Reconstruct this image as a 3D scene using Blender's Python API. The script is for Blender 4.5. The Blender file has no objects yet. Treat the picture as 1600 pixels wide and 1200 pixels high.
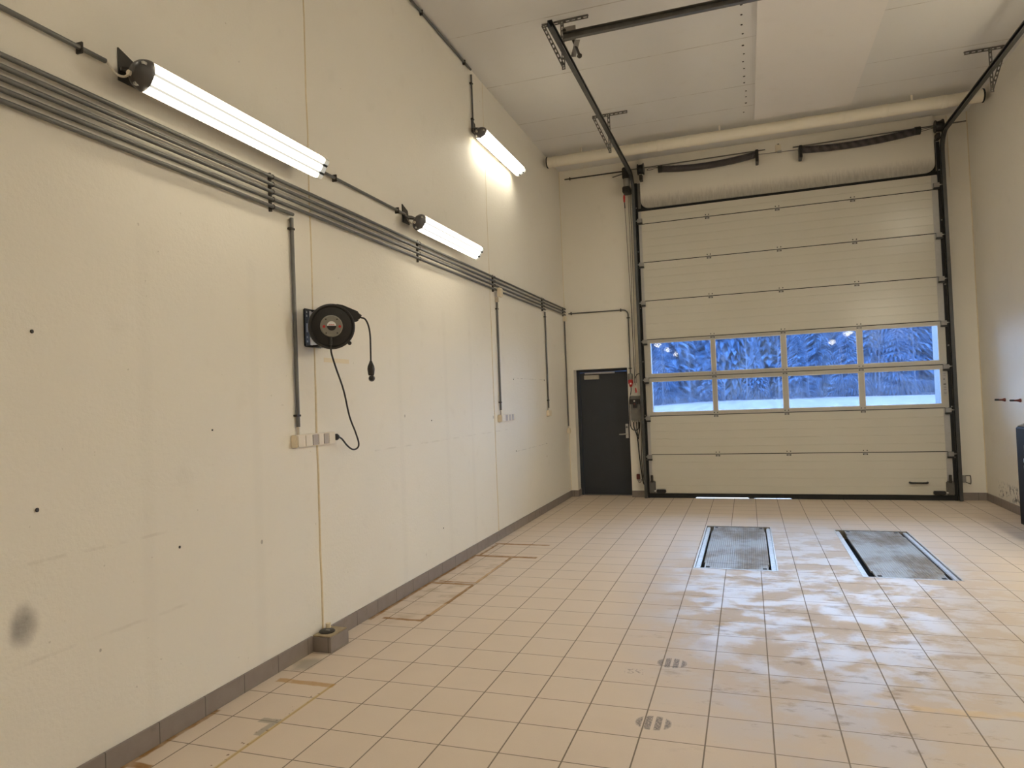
import bpy, bmesh, math, random
from mathutils import Vector, Matrix
random.seed(7)
S = bpy.context.scene
COL = S.collection
PI = math.pi
W, D, H, YF = 5.86, 11.03, 5.39, -9.0          # room width, depth to gate wall, height, rear wall

# ------------------------------------------------------------------ mesh builder
class MB:
    def __init__(s): s.v = []; s.f = []
    def add(s, vs, fs):
        o = len(s.v); s.v += [tuple(p) for p in vs]; s.f += [tuple(i + o for i in f) for f in fs]; return s
    def box(s, x0, x1, y0, y1, z0, z1):
        return s.add([(x, y, z) for z in (z0, z1) for y in (y0, y1) for x in (x0, x1)],
                     [(0, 2, 3, 1), (4, 5, 7, 6), (0, 1, 5, 4), (2, 6, 7, 3), (0, 4, 6, 2), (1, 3, 7, 5)])
    def bar(s, p0, p1, w, h, side=(0, 0, 1)):
        p0, p1 = Vector(p0), Vector(p1); d = (p1 - p0).normalized(); sd = Vector(side)
        a = d.cross(sd).normalized(); b = a.cross(d).normalized()
        return s.add([p + a * i * w / 2 + b * j * h / 2 for p in (p0, p1) for i, j in ((-1, -1), (1, -1), (1, 1), (-1, 1))],
                     [(0, 1, 2, 3), (7, 6, 5, 4), (0, 4, 5, 1), (1, 5, 6, 2), (2, 6, 7, 3), (3, 7, 4, 0)])
    def tube(s, pts, r, n=10, caps=True):
        pts = [Vector(p) for p in pts]; m = len(pts); rs = r if isinstance(r, (list, tuple)) else [r] * m
        tang = [(pts[min(i + 1, m - 1)] - pts[max(i - 1, 0)]).normalized() for i in range(m)]
        a = tang[0].orthogonal().normalized(); vs = []
        for i in range(m):
            a = (a - tang[i] * a.dot(tang[i])).normalized(); b = tang[i].cross(a)
            vs += [pts[i] + (a * math.cos(2 * PI * k / n) + b * math.sin(2 * PI * k / n)) * rs[i] for k in range(n)]
        fs = [(i * n + k, i * n + (k + 1) % n, (i + 1) * n + (k + 1) % n, (i + 1) * n + k) for i in range(m - 1) for k in range(n)]
        if caps: fs += [tuple(range(n - 1, -1, -1)), tuple((m - 1) * n + k for k in range(n))]
        return s.add(vs, fs)
    def cyl(s, p0, p1, r, n=16): return s.tube([p0, p1], r, n)
    def lathe(s, prof, org, axis, n=24):
        axis = Vector(axis).normalized(); a = axis.orthogonal().normalized(); b = axis.cross(a); org = Vector(org)
        vs = [org + axis * h + (a * math.cos(2 * PI * k / n) + b * math.sin(2 * PI * k / n)) * r for r, h in prof for k in range(n)]
        m = len(prof)
        fs = [(i * n + k, i * n + (k + 1) % n, (i + 1) * n + (k + 1) % n, (i + 1) * n + k) for i in range(m - 1) for k in range(n)]
        fs += [tuple(range(n - 1, -1, -1)), tuple((m - 1) * n + k for k in range(n))]
        return s.add(vs, fs)
    def prism(s, poly, org, u, v, w):
        org, u, v, w = Vector(org), Vector(u), Vector(v), Vector(w); n = len(poly)
        vs = [org + u * a + v * b for a, b in poly] + [org + u * a + v * b + w for a, b in poly]
        return s.add(vs, [tuple(range(n - 1, -1, -1)), tuple(range(n, 2 * n))] + [(i, (i + 1) % n, n + (i + 1) % n, n + i) for i in range(n)])
    def cells(s, us, vs, holes, w0, w1, mp):
        """slab of grid cells with some cells left open, one closed surface"""
        idx = {}
        def V(i, j, k):
            if (i, j, k) not in idx:
                idx[(i, j, k)] = len(s.v); s.v.append(tuple(mp(us[i], vs[j], (w0, w1)[k])))
            return idx[(i, j, k)]
        nu, nv = len(us) - 1, len(vs) - 1
        full = lambda i, j: 0 <= i < nu and 0 <= j < nv and (i, j) not in holes
        for i in range(nu):
            for j in range(nv):
                if not full(i, j): continue
                for k in (0, 1): s.f.append((V(i, j, k), V(i + 1, j, k), V(i + 1, j + 1, k), V(i, j + 1, k)))
                for di, dj, a, b in ((-1, 0, (i, j), (i, j + 1)), (1, 0, (i + 1, j), (i + 1, j + 1)), (0, -1, (i, j), (i + 1, j)), (0, 1, (i, j + 1), (i + 1, j + 1))):
                    if not full(i + di, j + dj): s.f.append((V(*a, 0), V(*b, 0), V(*b, 1), V(*a, 1)))
        return s
    def build(s, name, mat, parent=None, bevel=0.0, seg=2, off=None, smooth=True):
        if off is None: off = parent['_w'] if parent is not None and '_w' in parent.keys() else (0, 0, 0)
        me = bpy.data.meshes.new(name); bm = bmesh.new()
        bv = [bm.verts.new((p[0] - off[0], p[1] - off[1], p[2] - off[2])) for p in s.v]
        for f in s.f:
            if len(set(f)) > 2:
                try: bm.faces.new([bv[i] for i in f])
                except ValueError: pass
        bmesh.ops.recalc_face_normals(bm, faces=bm.faces)
        if bevel:
            es = [e for e in bm.edges if len(e.link_faces) == 2 and e.calc_face_angle(0) > 0.6]
            bmesh.ops.bevel(bm, geom=es, offset=bevel, segments=seg, affect='EDGES', clamp_overlap=True)
        if smooth:
            for f in bm.faces: f.smooth = True
        bm.to_mesh(me); bm.free()
        if smooth: me.set_sharp_from_angle(angle=math.radians(38))
        if mat: me.materials.append(mat)
        return link(name, me, parent)

def link(name, me, parent=None):
    o = bpy.data.objects.new(name, me); COL.objects.link(o)
    if parent is not None:
        o.parent = parent
        o['_w'] = list(parent['_w']) if '_w' in parent.keys() else [0, 0, 0]
    return o
def tag(o, label, cat, group=None, kind=None):
    o['label'] = label; o['category'] = cat
    if group: o['group'] = group
    if kind: o['kind'] = kind
    return o
def thing(name, label, cat, loc, group=None, kind=None):
    o = bpy.data.objects.new(name, None); COL.objects.link(o); o.location = loc; o['_w'] = list(loc)
    o.empty_display_size = 0.1
    return tag(o, label, cat, group, kind)
def struct(o): o['kind'] = 'structure'; return o
def dup(root, delta, label, group=None):
    r = root.copy(); COL.objects.link(r); r.location = Vector(root.location) + Vector(delta); r['label'] = label
    if group: r['group'] = group
    def rec(src, dst):
        for ch in [c for c in bpy.data.objects if c.parent == src]:
            c = ch.copy(); COL.objects.link(c); c.parent = dst; rec(ch, c)
    rec(root, r); return r
def catmull(pts, k=6):
    P = [Vector(p) for p in pts]; P = [P[0] * 2 - P[1]] + P + [P[-1] * 2 - P[-2]]; out = []
    for i in range(1, len(P) - 2):
        for j in range(k):
            t = j / k; a, b, c, d = P[i - 1], P[i], P[i + 1], P[i + 2]
            out.append(0.5 * ((2 * b) + (c - a) * t + (2 * a - 5 * b + 4 * c - d) * t * t + (-a + 3 * b - 3 * c + d) * t ** 3))
    return out + [P[-2]]

# ------------------------------------------------------------------ node helper
class NT:
    def __init__(s, name):
        s.m = bpy.data.materials.new(name); s.m.use_nodes = True; s.t = s.m.node_tree; s.n = s.t.nodes
        s.bsdf = s.n['Principled BSDF']; s.out = s.n['Material Output']
    def node(s, typ, **kw):
        n = s.n.new(typ)
        for k, v in kw.items(): setattr(n, k, v)
        return n
    def put(s, sock, val):
        if isinstance(val, bpy.types.NodeSocket): s.t.links.new(val, sock)
        elif isinstance(val, (tuple, list)): sock.default_value = tuple(val) + ((1,) if len(val) == 3 and len(sock.default_value) == 4 else ())
        else: sock.default_value = val
    def math(s, op, a, b=0.0, c=None, clamp=False):
        n = s.node('ShaderNodeMath', operation=op, use_clamp=clamp); s.put(n.inputs[0], a); s.put(n.inputs[1], b)
        if c is not None: s.put(n.inputs[2], c)
        return n.outputs[0]
    def mix(s, f, a, b):
        n = s.node('ShaderNodeMix', data_type='RGBA'); s.put(n.inputs[0], f); s.put(n.inputs[6], a); s.put(n.inputs[7], b); return n.outputs[2]
    def obj(s): return s.node('ShaderNodeTexCoord').outputs['Object']
    def sep(s, v):
        n = s.node('ShaderNodeSeparateXYZ'); s.put(n.inputs[0], v); return n.outputs
    def comb(s, x, y, z):
        n = s.node('ShaderNodeCombineXYZ'); s.put(n.inputs[0], x); s.put(n.inputs[1], y); s.put(n.inputs[2], z); return n.outputs[0]
    def vscale(s, v, sc):
        n = s.node('ShaderNodeVectorMath', operation='MULTIPLY'); s.put(n.inputs[0], v); n.inputs[1].default_value = sc; return n.outputs[0]
    def vadd(s, v, w):
        n = s.node('ShaderNodeVectorMath', operation='ADD'); s.put(n.inputs[0], v); s.put(n.inputs[1], w); return n.outputs[0]
    def noise(s, v, scale, detail=3, rough=0.5, color=False):
        n = s.node('ShaderNodeTexNoise'); s.put(n.inputs['Vector'], v); n.inputs['Scale'].default_value = scale
        n.inputs['Detail'].default_value = detail; n.inputs['Roughness'].default_value = rough
        return n.outputs['Color' if color else 'Fac']
    def ramp(s, v, a, b, lo=0.0, hi=1.0):
        n = s.node('ShaderNodeMapRange', interpolation_type='SMOOTHSTEP'); s.put(n.inputs[0], v)
        for i, x in enumerate((a, b, lo, hi)): n.inputs[i + 1].default_value = x
        return n.outputs[0]
    def rect(s, x, y, cx, cy, hx, hy, soft):
        dx = s.math('SUBTRACT', s.math('ABSOLUTE', s.math('SUBTRACT', x, cx)), hx)
        dy = s.math('SUBTRACT', s.math('ABSOLUTE', s.math('SUBTRACT', y, cy)), hy)
        return s.ramp(s.math('MAXIMUM', dx, dy), 0.0, soft, 1.0, 0.0)
    def spot(s, x, y, cx, cy, rx, ry, soft=0.5):
        a = s.math('POWER', s.math('DIVIDE', s.math('SUBTRACT', x, cx), rx), 2.0)
        b = s.math('POWER', s.math('DIVIDE', s.math('SUBTRACT', y, cy), ry), 2.0)
        return s.ramp(s.math('ADD', a, b), 1.0 - soft, 1.0, 1.0, 0.0)
    def maxi(s, lst):
        r = lst[0]
        for q in lst[1:]: r = s.math('MAXIMUM', r, q)
        return r
    def bump(s, h, dist, strength=1.0):
        n = s.node('ShaderNodeBump'); n.inputs['Distance'].default_value = dist; n.inputs['Strength'].default_value = strength
        s.put(n.inputs['Height'], h); s.t.links.new(n.outputs[0], s.bsdf.inputs['Normal'])
    def set(s, color=None, rough=None, metal=None, spec=None):
        if color is not None: s.put(s.bsdf.inputs['Base Color'], color)
        if rough is not None: s.put(s.bsdf.inputs['Roughness'], rough)
        if metal is not None: s.put(s.bsdf.inputs['Metallic'], metal)
        if spec is not None: s.put(s.bsdf.inputs['Specular IOR Level'], spec)
        return s.m

def plain(name, col, rough=0.5, metal=0.0, var=0.08, scale=20.0):
    t = NT(name); n = t.noise(t.obj(), scale, 3)
    lo = tuple(c * (1 - var) for c in col); hi = tuple(min(1, c * (1 + var)) for c in col)
    return t.set(t.mix(n, lo, hi), rough, metal)

# ------------------------------------------------------------------ materials
WALL = (0.80, 0.765, 0.69)
def wall_mat(name, col, extra=None, bump=0.004):
    t = NT(name); v = t.obj()
    c = t.mix(t.noise(v, 0.9, 4), tuple(k * 0.95 for k in col), tuple(min(1, k * 1.03) for k in col))
    c = t.mix(t.ramp(t.noise(v, 5.0, 5), 0.58, 0.75, 0, 0.10), c, (0.55, 0.5, 0.42))
    if extra: c = extra(t, v, c)
    h = t.math('ADD', t.noise(v, 45.0, 4, 0.6), t.math('MULTIPLY', t.noise(t.vscale(v, (1, 1, 2.2)), 12.0, 3, 0.6), 0.8))
    t.bump(h, bump, 0.5)
    return t.set(c, 0.6, 0.0, 0.3)
def left_extra(t, v, c):
    x, y, z = t.sep(v)[:3]
    wob = t.math('MULTIPLY', t.math('SUBTRACT', t.noise(v, 3.0, 4), 0.5), 0.06)
    yy = t.math('ADD', y, wob); zz = t.math('ADD', z, t.math('MULTIPLY', t.math('SUBTRACT', t.noise(v, 2.5, 3), 0.5), 0.03))
    brk = t.ramp(t.noise(v, 7.0, 4), 0.4, 0.62)
    ln = [t.rect(y, zz, 6.4, 1.26, 1.6, 0.003, 0.006), t.rect(y, zz, 2.1, 0.62, 0.75, 0.003, 0.008), t.rect(y, zz, 2.2, 1.02, 0.6, 0.003, 0.008)]
    c = t.mix(t.math('MULTIPLY', t.math('MULTIPLY', t.maxi(ln), brk), 0.18), c, (0.33, 0.28, 0.22))
    pn = [t.rect(y, z, 8.97, 1.90, 0.70, 0.0015, 0.004), t.rect(y, z, 8.97, 0.966, 0.70, 0.0015, 0.004)]
    c = t.mix(t.math('MULTIPLY', t.maxi(pn), t.math('MULTIPLY', brk, 0.5)), c, (0.3, 0.27, 0.24))
    jn = [t.rect(yy, z, j, 1.3, 0.012, 1.2, 0.05) for j in (5.25, 6.2, 6.85, 3.42, 2.62)]
    c = t.mix(t.math('MULTIPLY', t.maxi(jn), 0.045), c, (0.36, 0.33, 0.29))
    sm = t.spot(yy, t.math('ADD', z, t.math('MULTIPLY', wob, 2.0)), 2.0, 0.785, 0.085, 0.125, 1.0)
    c = t.mix(t.math('MULTIPLY', t.math('POWER', sm, 2.2), t.ramp(t.noise(v, 13, 4), 0.2, 0.75, 0.45, 0.8)), c, (0.14, 0.13, 0.13))
    sc = [t.spot(y, z, a, b, r, r * 1.3, 0.6) for a, b, r in ((3.44, 0.82, 0.012), (5.32, 1.517, 0.012), (2.34, 0.56, 0.007), (7.5, 1.43, 0.018))]
    c = t.mix(t.math('MULTIPLY', t.maxi(sc), 0.5), c, (0.15, 0.13, 0.11))
    fleck = t.ramp(t.noise(v, 26.0, 2), 0.74, 0.78)
    c = t.mix(t.math('MULTIPLY', fleck, 0.35), c, (0.3, 0.26, 0.2))
    return c
def right_extra(t, v, c):
    x, y, z = t.sep(v)[:3]
    msk = t.rect(y, z, 9.75, 0.21, 0.75, 0.05, 0.09)
    ml = t.ramp(t.noise(v, 16.0, 5, 0.6), 0.50, 0.62)
    return t.mix(t.math('MULTIPLY', t.math('MULTIPLY', msk, ml), 0.85), c, (0.10, 0.095, 0.09))
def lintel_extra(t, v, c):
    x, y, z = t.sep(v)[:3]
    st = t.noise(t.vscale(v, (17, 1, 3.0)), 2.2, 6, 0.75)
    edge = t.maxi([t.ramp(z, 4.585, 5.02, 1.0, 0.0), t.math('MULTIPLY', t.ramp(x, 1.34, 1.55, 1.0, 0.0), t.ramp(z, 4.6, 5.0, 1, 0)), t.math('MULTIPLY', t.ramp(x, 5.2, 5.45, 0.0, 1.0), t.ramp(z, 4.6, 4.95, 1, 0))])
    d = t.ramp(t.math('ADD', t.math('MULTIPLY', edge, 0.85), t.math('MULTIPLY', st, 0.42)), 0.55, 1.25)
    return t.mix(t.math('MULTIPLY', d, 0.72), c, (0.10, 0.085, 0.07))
def ceil_extra(t, v, c):
    x, y, z = t.sep(v)[:3]
    brk = t.ramp(t.noise(v, 6.0, 4), 0.36, 0.6, 0.25, 1.0)
    ln = [t.rect(x, y, 2.9, j, 3.0, 0.0025, 0.007) for j in (4.13, 5.3, 6.5, 7.7, 8.9, 9.56)]
    c = t.mix(t.math('MULTIPLY', t.maxi(ln), t.math('MULTIPLY', brk, 0.55)), c, (0.26, 0.2, 0.14))
    return c
M = {}
M['wall_l'] = wall_mat('painted_wall_left', WALL, left_extra)
M['wall_r'] = wall_mat('painted_wall_right', WALL, right_extra)
M['wall'] = wall_mat('painted_wall', WALL, None, 0.002)
M['lintel'] = wall_mat('painted_lintel', WALL, lintel_extra, 0.002)
M['ceil'] = wall_mat('painted_ceiling', (0.71, 0.70, 0.69), ceil_extra, 0.002)
M['board'] = wall_mat('ceiling_board_paint', (0.77, 0.74, 0.72), None, 0.001)
M['caulk'] = plain('yellowed_caulk', (0.70, 0.60, 0.42), 0.55, 0, 0.15, 30)
M['conduit'] = plain('grey_conduit', (0.135, 0.135, 0.13), 0.42, 0.35, 0.25, 14)
M['clip'] = plain('dark_clip', (0.05, 0.045, 0.04), 0.5, 0.5, 0.3)
M['white_plastic'] = plain('cream_plastic', (0.74, 0.66, 0.52), 0.4, 0, 0.04)
M['grey_plastic'] = plain('grey_socket_cover', (0.40, 0.34, 0.27), 0.4, 0, 0.1)
M['cable_grey'] = plain('pale_cable', (0.55, 0.49, 0.40), 0.5, 0, 0.1)
M['black'] = plain('black_plastic', (0.013, 0.012, 0.012), 0.38, 0, 0.3)
M['rubber'] = plain('black_rubber', (0.008, 0.008, 0.008), 0.7, 0, 0.3)
M['housing'] = plain('dark_lamp_housing', (0.06, 0.055, 0.055), 0.35, 0, 0.2)
M['galv'] = plain('galvanised_steel', (0.30, 0.29, 0.275), 0.42, 0.6, 0.25, 12)
M['galv_dark'] = plain('dull_galvanised_steel', (0.16, 0.155, 0.145), 0.45, 0.6, 0.3, 12)
M['rail'] = plain('dark_rail_steel', (0.085, 0.088, 0.09), 0.36, 0.6, 0.25, 10)
M['spring'] = None
M['stile'] = plain('grey_end_stile', (0.42, 0.41, 0.40), 0.45, 0.2, 0.1)
M['alu'] = plain('aluminium_frame', (0.47, 0.45, 0.40), 0.4, 0.25, 0.06)
M['duct'] = plain('white_duct', (0.80, 0.75, 0.64), 0.45, 0, 0.06, 4)
M['door'] = plain('charcoal_door_paint', (0.028, 0.033, 0.043), 0.45, 0, 0.15, 6)
M['red'] = plain('red_plastic', (0.45, 0.02, 0.02), 0.4, 0, 0.1)
M['dark_red'] = plain('dark_red_plastic', (0.10, 0.012, 0.010), 0.5, 0, 0.2)
M['steel'] = plain('brushed_steel', (0.55, 0.54, 0.52), 0.3, 0.9, 0.1)
M['white'] = plain('white_print', (0.75, 0.75, 0.75), 0.5, 0, 0.02)
M['hubgrey'] = plain('grey_hub_plastic', (0.20, 0.19, 0.165), 0.45, 0, 0.08)
M['tape'] = plain('masking_tape', (0.76, 0.67, 0.50), 0.6, 0, 0.05)
M['cabinet'] = plain('black_cabinet_paint', (0.011, 0.010, 0.011), 0.62, 0, 0.2)
M['cabinet'].node_tree.nodes['Principled BSDF'].inputs['Specular IOR Level'].default_value = 0.15
M['cabtop'] = plain('dark_grey_top', (0.10, 0.105, 0.115), 0.3, 0.2, 0.2)
t = NT('frosty_grass'); v = t.obj()
nf = t.ramp(t.noise(t.vscale(v, (1.6, 0.07, 1)), 1.6, 5, 0.7), 0.35, 0.68)
M['snow'] = t.set(t.mix(nf, (0.006, 0.012, 0.030), (0.031, 0.042, 0.080)), 0.8)
M['conifer'] = plain('conifer_needles', (0.013, 0.056, 0.150), 0.8, 0, 0.6, 2)
M['bark'] = plain('dark_bark', (0.009, 0.016, 0.035), 0.9, 0, 0.3, 6)
M['jamb'] = plain('dim_reveal_lining', (0.05, 0.07, 0.10), 0.6, 0, 0.06)  # dark tone keeps the sky-lit reveal from overexposing
M['birch'] = plain('pale_bark', (0.030, 0.050, 0.10), 0.8, 0, 0.3, 5)
M['brush'] = plain('bare_twigs', (0.016, 0.026, 0.055), 0.9, 0, 0.3, 5)

# gate skin: slightly glossy cream with faint grime
t = NT('cream_gate_steel'); v = t.obj()
c = t.mix(t.noise(v, 1.3, 4), (0.56, 0.535, 0.46), (0.62, 0.595, 0.52))
x, y, z = t.sep(v)[:3]
run = t.maxi([t.rect(x, z, a, b, 0.004, h_, 0.012) for a, b, h_ in ((3.35, 3.55, 0.16), (3.37, 0.35, 0.3), (3.36, 1.0, 0.25), (4.38, 1.08, 0.2), (4.36, 0.5, 0.16), (2.6, 0.35, 0.12))])
c = t.mix(t.math('MULTIPLY', run, t.math('MULTIPLY', t.noise(v, 9, 4), 0.5)), c, (0.35, 0.31, 0.26))
t.bump(t.noise(v, 240, 2), 0.0006, 0.4)
c = t.mix(t.math('MULTIPLY', t.maxi([t.rect(x, z, 3.337, 3.655, 0.0025, 0.035, 0.005), t.spot(x, z, 3.352, 3.59, 0.012, 0.02, 0.6)]), 0.75), c, (0.09, 0.08, 0.065))
M['gate'] = t.set(c, 0.27, 0.0, 0.6)
# spring: dark coil with diagonal wear bands
M['spring_plain'] = plain('dark_spring_steel', (0.075, 0.066, 0.068), 0.45, 0.4, 0.15)
t = NT('oily_spring_steel'); v = t.obj(); x, y, z = t.sep(v)[:3]
w = t.node('ShaderNodeTexWave'); t.put(w.inputs['Vector'], t.comb(t.math('ADD', x, t.math('MULTIPLY', z, 0.8)), 0.0, 0.0)); w.inputs['Scale'].default_value = 2.6
M['spring'] = t.set(t.mix(t.math('MULTIPLY', w.outputs['Fac'], 0.6), (0.05, 0.042, 0.045), (0.13, 0.115, 0.115)), 0.45, 0.4)
# baseboard tile with joints each 0.3 m along the wall
def base_mat(name, axis, off):
    t = NT(name); v = t.obj(); p = t.sep(v)[axis]
    fr = t.math('FRACT', t.math('DIVIDE', t.math('SUBTRACT', p, off), 0.3))
    g = t.math('LESS_THAN', t.math('ABSOLUTE', t.math('SUBTRACT', fr, 0.5)), 0.492)
    c = t.mix(t.noise(v, 14, 4), (0.205, 0.17, 0.15), (0.27, 0.23, 0.205))
    c = t.mix(t.ramp(t.noise(v, 9, 4), 0.6, 0.8, 0, 0.5), c, (0.10, 0.085, 0.06))
    c = t.mix(g, (0.09, 0.075, 0.06), c)
    return t.set(c, 0.45)
M['base_y'] = base_mat('baseboard_tile', 1, 2.34)
M['base_x'] = base_mat('baseboard_tile_rear', 0, 0.05)

# floor: 300 mm tiles, grout, residue, rust outlines, boot prints
def floor_mat():
    t = NT('floor_tile'); v = t.obj(); x, y, z = t.sep(v)[:3]
    fx = t.math('ABSOLUTE', t.math('SUBTRACT', t.math('FRACT', t.math('DIVIDE', t.math('SUBTRACT', x, 0.155), 0.3)), 0.5))
    fy = t.math('ABSOLUTE', t.math('SUBTRACT', t.math('FRACT', t.math('DIVIDE', t.math('SUBTRACT', y, 4.183), 0.3007)), 0.5))
    grx = t.ramp(fx, 0.4855, 0.4915); gry = t.ramp(fy, 0.4870, 0.4925)
    ix = t.math('FLOOR', t.math('DIVIDE', t.math('SUBTRACT', x, 0.155), 0.3)); iy = t.math('FLOOR', t.math('DIVIDE', t.math('SUBTRACT', y, 4.183), 0.3007))
    wn = t.node('ShaderNodeTexWhiteNoise', noise_dimensions='2D'); t.put(wn.inputs['Vector'], t.comb(ix, iy, 0.0))
    c = t.mix(t.noise(v, 3.5, 5, 0.6), (0.575, 0.475, 0.38), (0.645, 0.54, 0.435))
    c = t.mix(t.math('MULTIPLY', wn.outputs['Value'], 0.35), c, (0.63, 0.53, 0.43))
    c = t.mix(t.ramp(t.noise(v, 260, 2), 0.3, 0.75, 0.0, 0.22), c, (0.46, 0.37, 0.28))
    # chalky washed patches with irregular edges, over a darkened middle
    nz = t.noise(t.vscale(v, (1.0, 1.25, 1)), 2.9, 7, 0.66); zone = t.spot(x, y, 3.35, 6.1, 1.75, 3.6, 0.85)
    wash = t.math('MULTIPLY', zone, t.ramp(nz, 0.44, 0.56))
    c = t.mix(t.math('MULTIPLY', zone, 0.75), c, (0.385, 0.315, 0.25))  # middle painted darker to hold down the strong light falling there
    c = t.mix(t.math('MULTIPLY', wash, 0.80), c, (0.475, 0.435, 0.415))
    # brown scuffs
    nb = t.noise(t.vscale(v, (0.8, 1.6, 1)), 4.2, 6, 0.68); zb = t.spot(x, y, 3.3, 4.9, 1.5, 2.6, 0.8)
    c = t.mix(t.math('MULTIPLY', zb, t.ramp(nb, 0.56, 0.70, 0, 0.8)), c, (0.24, 0.175, 0.115))
    nx = t.math('ADD', x, t.math('MULTIPLY', t.math('SUBTRACT', t.noise(v, 9, 4), 0.5), 0.12)); ny = t.math('ADD', y, t.math('MULTIPLY', t.math('SUBTRACT', t.noise(t.vadd(v, (7, 3, 0)), 9, 4), 0.5), 0.12))
    br = t.maxi([t.spot(nx, ny, *q) for q in ((3.13, 4.05, 0.15, 0.05, 1.0), (2.50, 4.60, 0.09, 0.12, 1.0), (2.46, 5.6, 0.13, 0.10, 1.0), (3.70, 4.9, 0.14, 0.05, 1.0), (2.84, 6.2, 0.16, 0.13, 1.0), (3.95, 4.72, 0.15, 0.05, 1.0))])
    c = t.mix(t.math('MULTIPLY', br, 0.6), c, (0.31, 0.22, 0.14))
    yl = t.maxi([t.spot(nx, ny, *q) for q in ((3.55, 3.93, 0.12, 0.05, 1.0), (3.78, 3.92, 0.2, 0.06, 1.0), (4.1, 3.95, 0.25, 0.06, 1.0), (3.33, 3.93, 0.07, 0.05, 1.0))])
    c = t.mix(t.math('MULTIPLY', yl, 0.45), c, (0.60, 0.40, 0.14))
    gc = t.mix(t.noise(v, 1.2, 3), (0.135, 0.105, 0.075), (0.24, 0.195, 0.15))
    c = t.mix(t.maxi([t.math('MULTIPLY', grx, 0.95), t.math('MULTIPLY', gry, 0.92)]), c, gc)
    # rust left by old frames along the left wall
    wx = t.math('ADD', x, t.math('MULTIPLY', t.math('SUBTRACT', t.noise(v, 14, 3), 0.5), 0.022)); wy = t.math('ADD', y, t.math('MULTIPLY', t.math('SUBTRACT', t.noise(t.vadd(v, (3, 5, 0)), 14, 3), 0.5), 0.03))
    def seg(x0, y0, x1, y1, w): return t.rect(wx, wy, (x0 + x1) / 2, (y0 + y1) / 2, abs(x1 - x0) / 2 + w, abs(y1 - y0) / 2 + w, 0.016)
    strong = [seg(0.13, 4.645, 0.43, 4.645, 0.009), seg(0.43, 4.65, 0.44, 4.77, 0.005), seg(0.44, 5.10, 0.445, 5.63, 0.005), seg(0.05, 5.645, 0.43, 5.66, 0.008), seg(0.1, 5.715, 0.43, 5.715, 0.006),
              seg(0.435, 6.45, 0.435, 6.7, 0.006), seg(0.02, 6.72, 0.68, 6.745, 0.013), seg(0.07, 6.75, 0.07, 7.29, 0.006), seg(0.05, 7.32, 0.65, 7.335, 0.013), seg(0.02, 4.6, 0.025, 6.7, 0.012), seg(0.018, 2.2, 0.02, 3.0, 0.012), seg(0.04, 2.45, 0.13, 2.455, 0.012)]
    med = [seg(0.10, 3.445, 0.45, 3.455, 0.012), seg(0.44, 5.72, 0.44, 5.98, 0.007), seg(0.435, 6.2, 0.435, 6.45, 0.006), seg(0.435, 4.77, 0.44, 5.1, 0.004), seg(0.438, 5.98, 0.438, 6.2, 0.004)]
    yel = [t.rect(x, y, 0.453, 2.75, 0.008, 0.72, 0.006)]
    bk = t.ramp(t.noise(v, 11, 4), 0.3, 0.55, 0.60, 1.0)
    c = t.mix(t.math('MULTIPLY', t.maxi(yel), 0.75), c, (0.50, 0.36, 0.15))
    halo = t.spot(nx, ny, 0.2, 5.7, 0.42, 1.5, 0.8)
    c = t.mix(t.math('MULTIPLY', halo, t.ramp(t.noise(v, 6, 5), 0.45, 0.7, 0, 0.5)), c, (0.30, 0.22, 0.12))
    c = t.mix(t.math('MULTIPLY', t.maxi(med), t.math('MULTIPLY', bk, 0.75)), c, (0.40, 0.21, 0.04))
    c = t.mix(t.math('MULTIPLY', t.maxi(strong), t.math('MULTIPLY', bk, 0.95)), c, (0.25, 0.115, 0.012))
    speck = t.math('MULTIPLY', t.rect(x, y, 0.425, 2.85, 0.02, 0.55, 0.01), t.ramp(t.noise(v, 34, 2), 0.62, 0.66))
    c = t.mix(t.math('MULTIPLY', speck, 0.8), c, (0.12, 0.06, 0.02))
    gy = t.maxi([t.rect(wx, wy, 0.39, 2.985, 0.05, 0.02, 0.012), t.rect(wx, wy, 0.425, 2.92, 0.012, 0.08, 0.012), t.spot(nx, ny, 0.1, 3.7, 0.10, 0.14, 0.9)])
    c = t.mix(t.math('MULTIPLY', gy, 0.6), c, (0.20, 0.185, 0.15))
    # boot prints: bars inside an oval
    for cx, cy, w_ in ((2.31, 4.235, 0.085), (2.30, 3.445, 0.085)):
        e = t.spot(x, y, cx, cy, w_ * 1.12, 0.082, 0.35)
        fb = t.math('ABSOLUTE', t.math('SUBTRACT', t.math('FRACT', t.math('DIVIDE', t.math('SUBTRACT', x, cx), 0.048)), 0.5))
        bars = t.ramp(fb, 0.30, 0.36, 1.0, 0.0)
        c = t.mix(t.math('MULTIPLY', t.math('MULTIPLY', e, bars), t.ramp(t.noise(v, 110, 4, 0.65), 0.36, 0.58, 0.22, 0.88)), c, (0.10, 0.085, 0.08))
    pr = t.math('MULTIPLY', t.rect(x, y, 2.11, 4.06, 0.05, 0.03, 0.01), t.ramp(t.noise(v, 55, 3), 0.52, 0.6))
    c = t.mix(t.math('MULTIPLY', pr, 0.6), c, (0.14, 0.12, 0.11))
    r = t.math('ADD', t.math('SUBTRACT', 0.56, t.math('MULTIPLY', wash, 0.26)), t.math('MULTIPLY', t.noise(v, 5, 4), 0.12))
    r = t.math('ADD', r, t.math('MULTIPLY', t.maxi([grx, gry]), 0.25))
    hgt = t.math('SUBTRACT', t.math('MULTIPLY', t.noise(v, 120, 2), 0.12), t.maxi([grx, gry]))
    t.bump(hgt, 0.0016, 0.7)
    return t.set(c, r, 0.0, 0.5)
M['floor'] = floor_mat()
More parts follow.
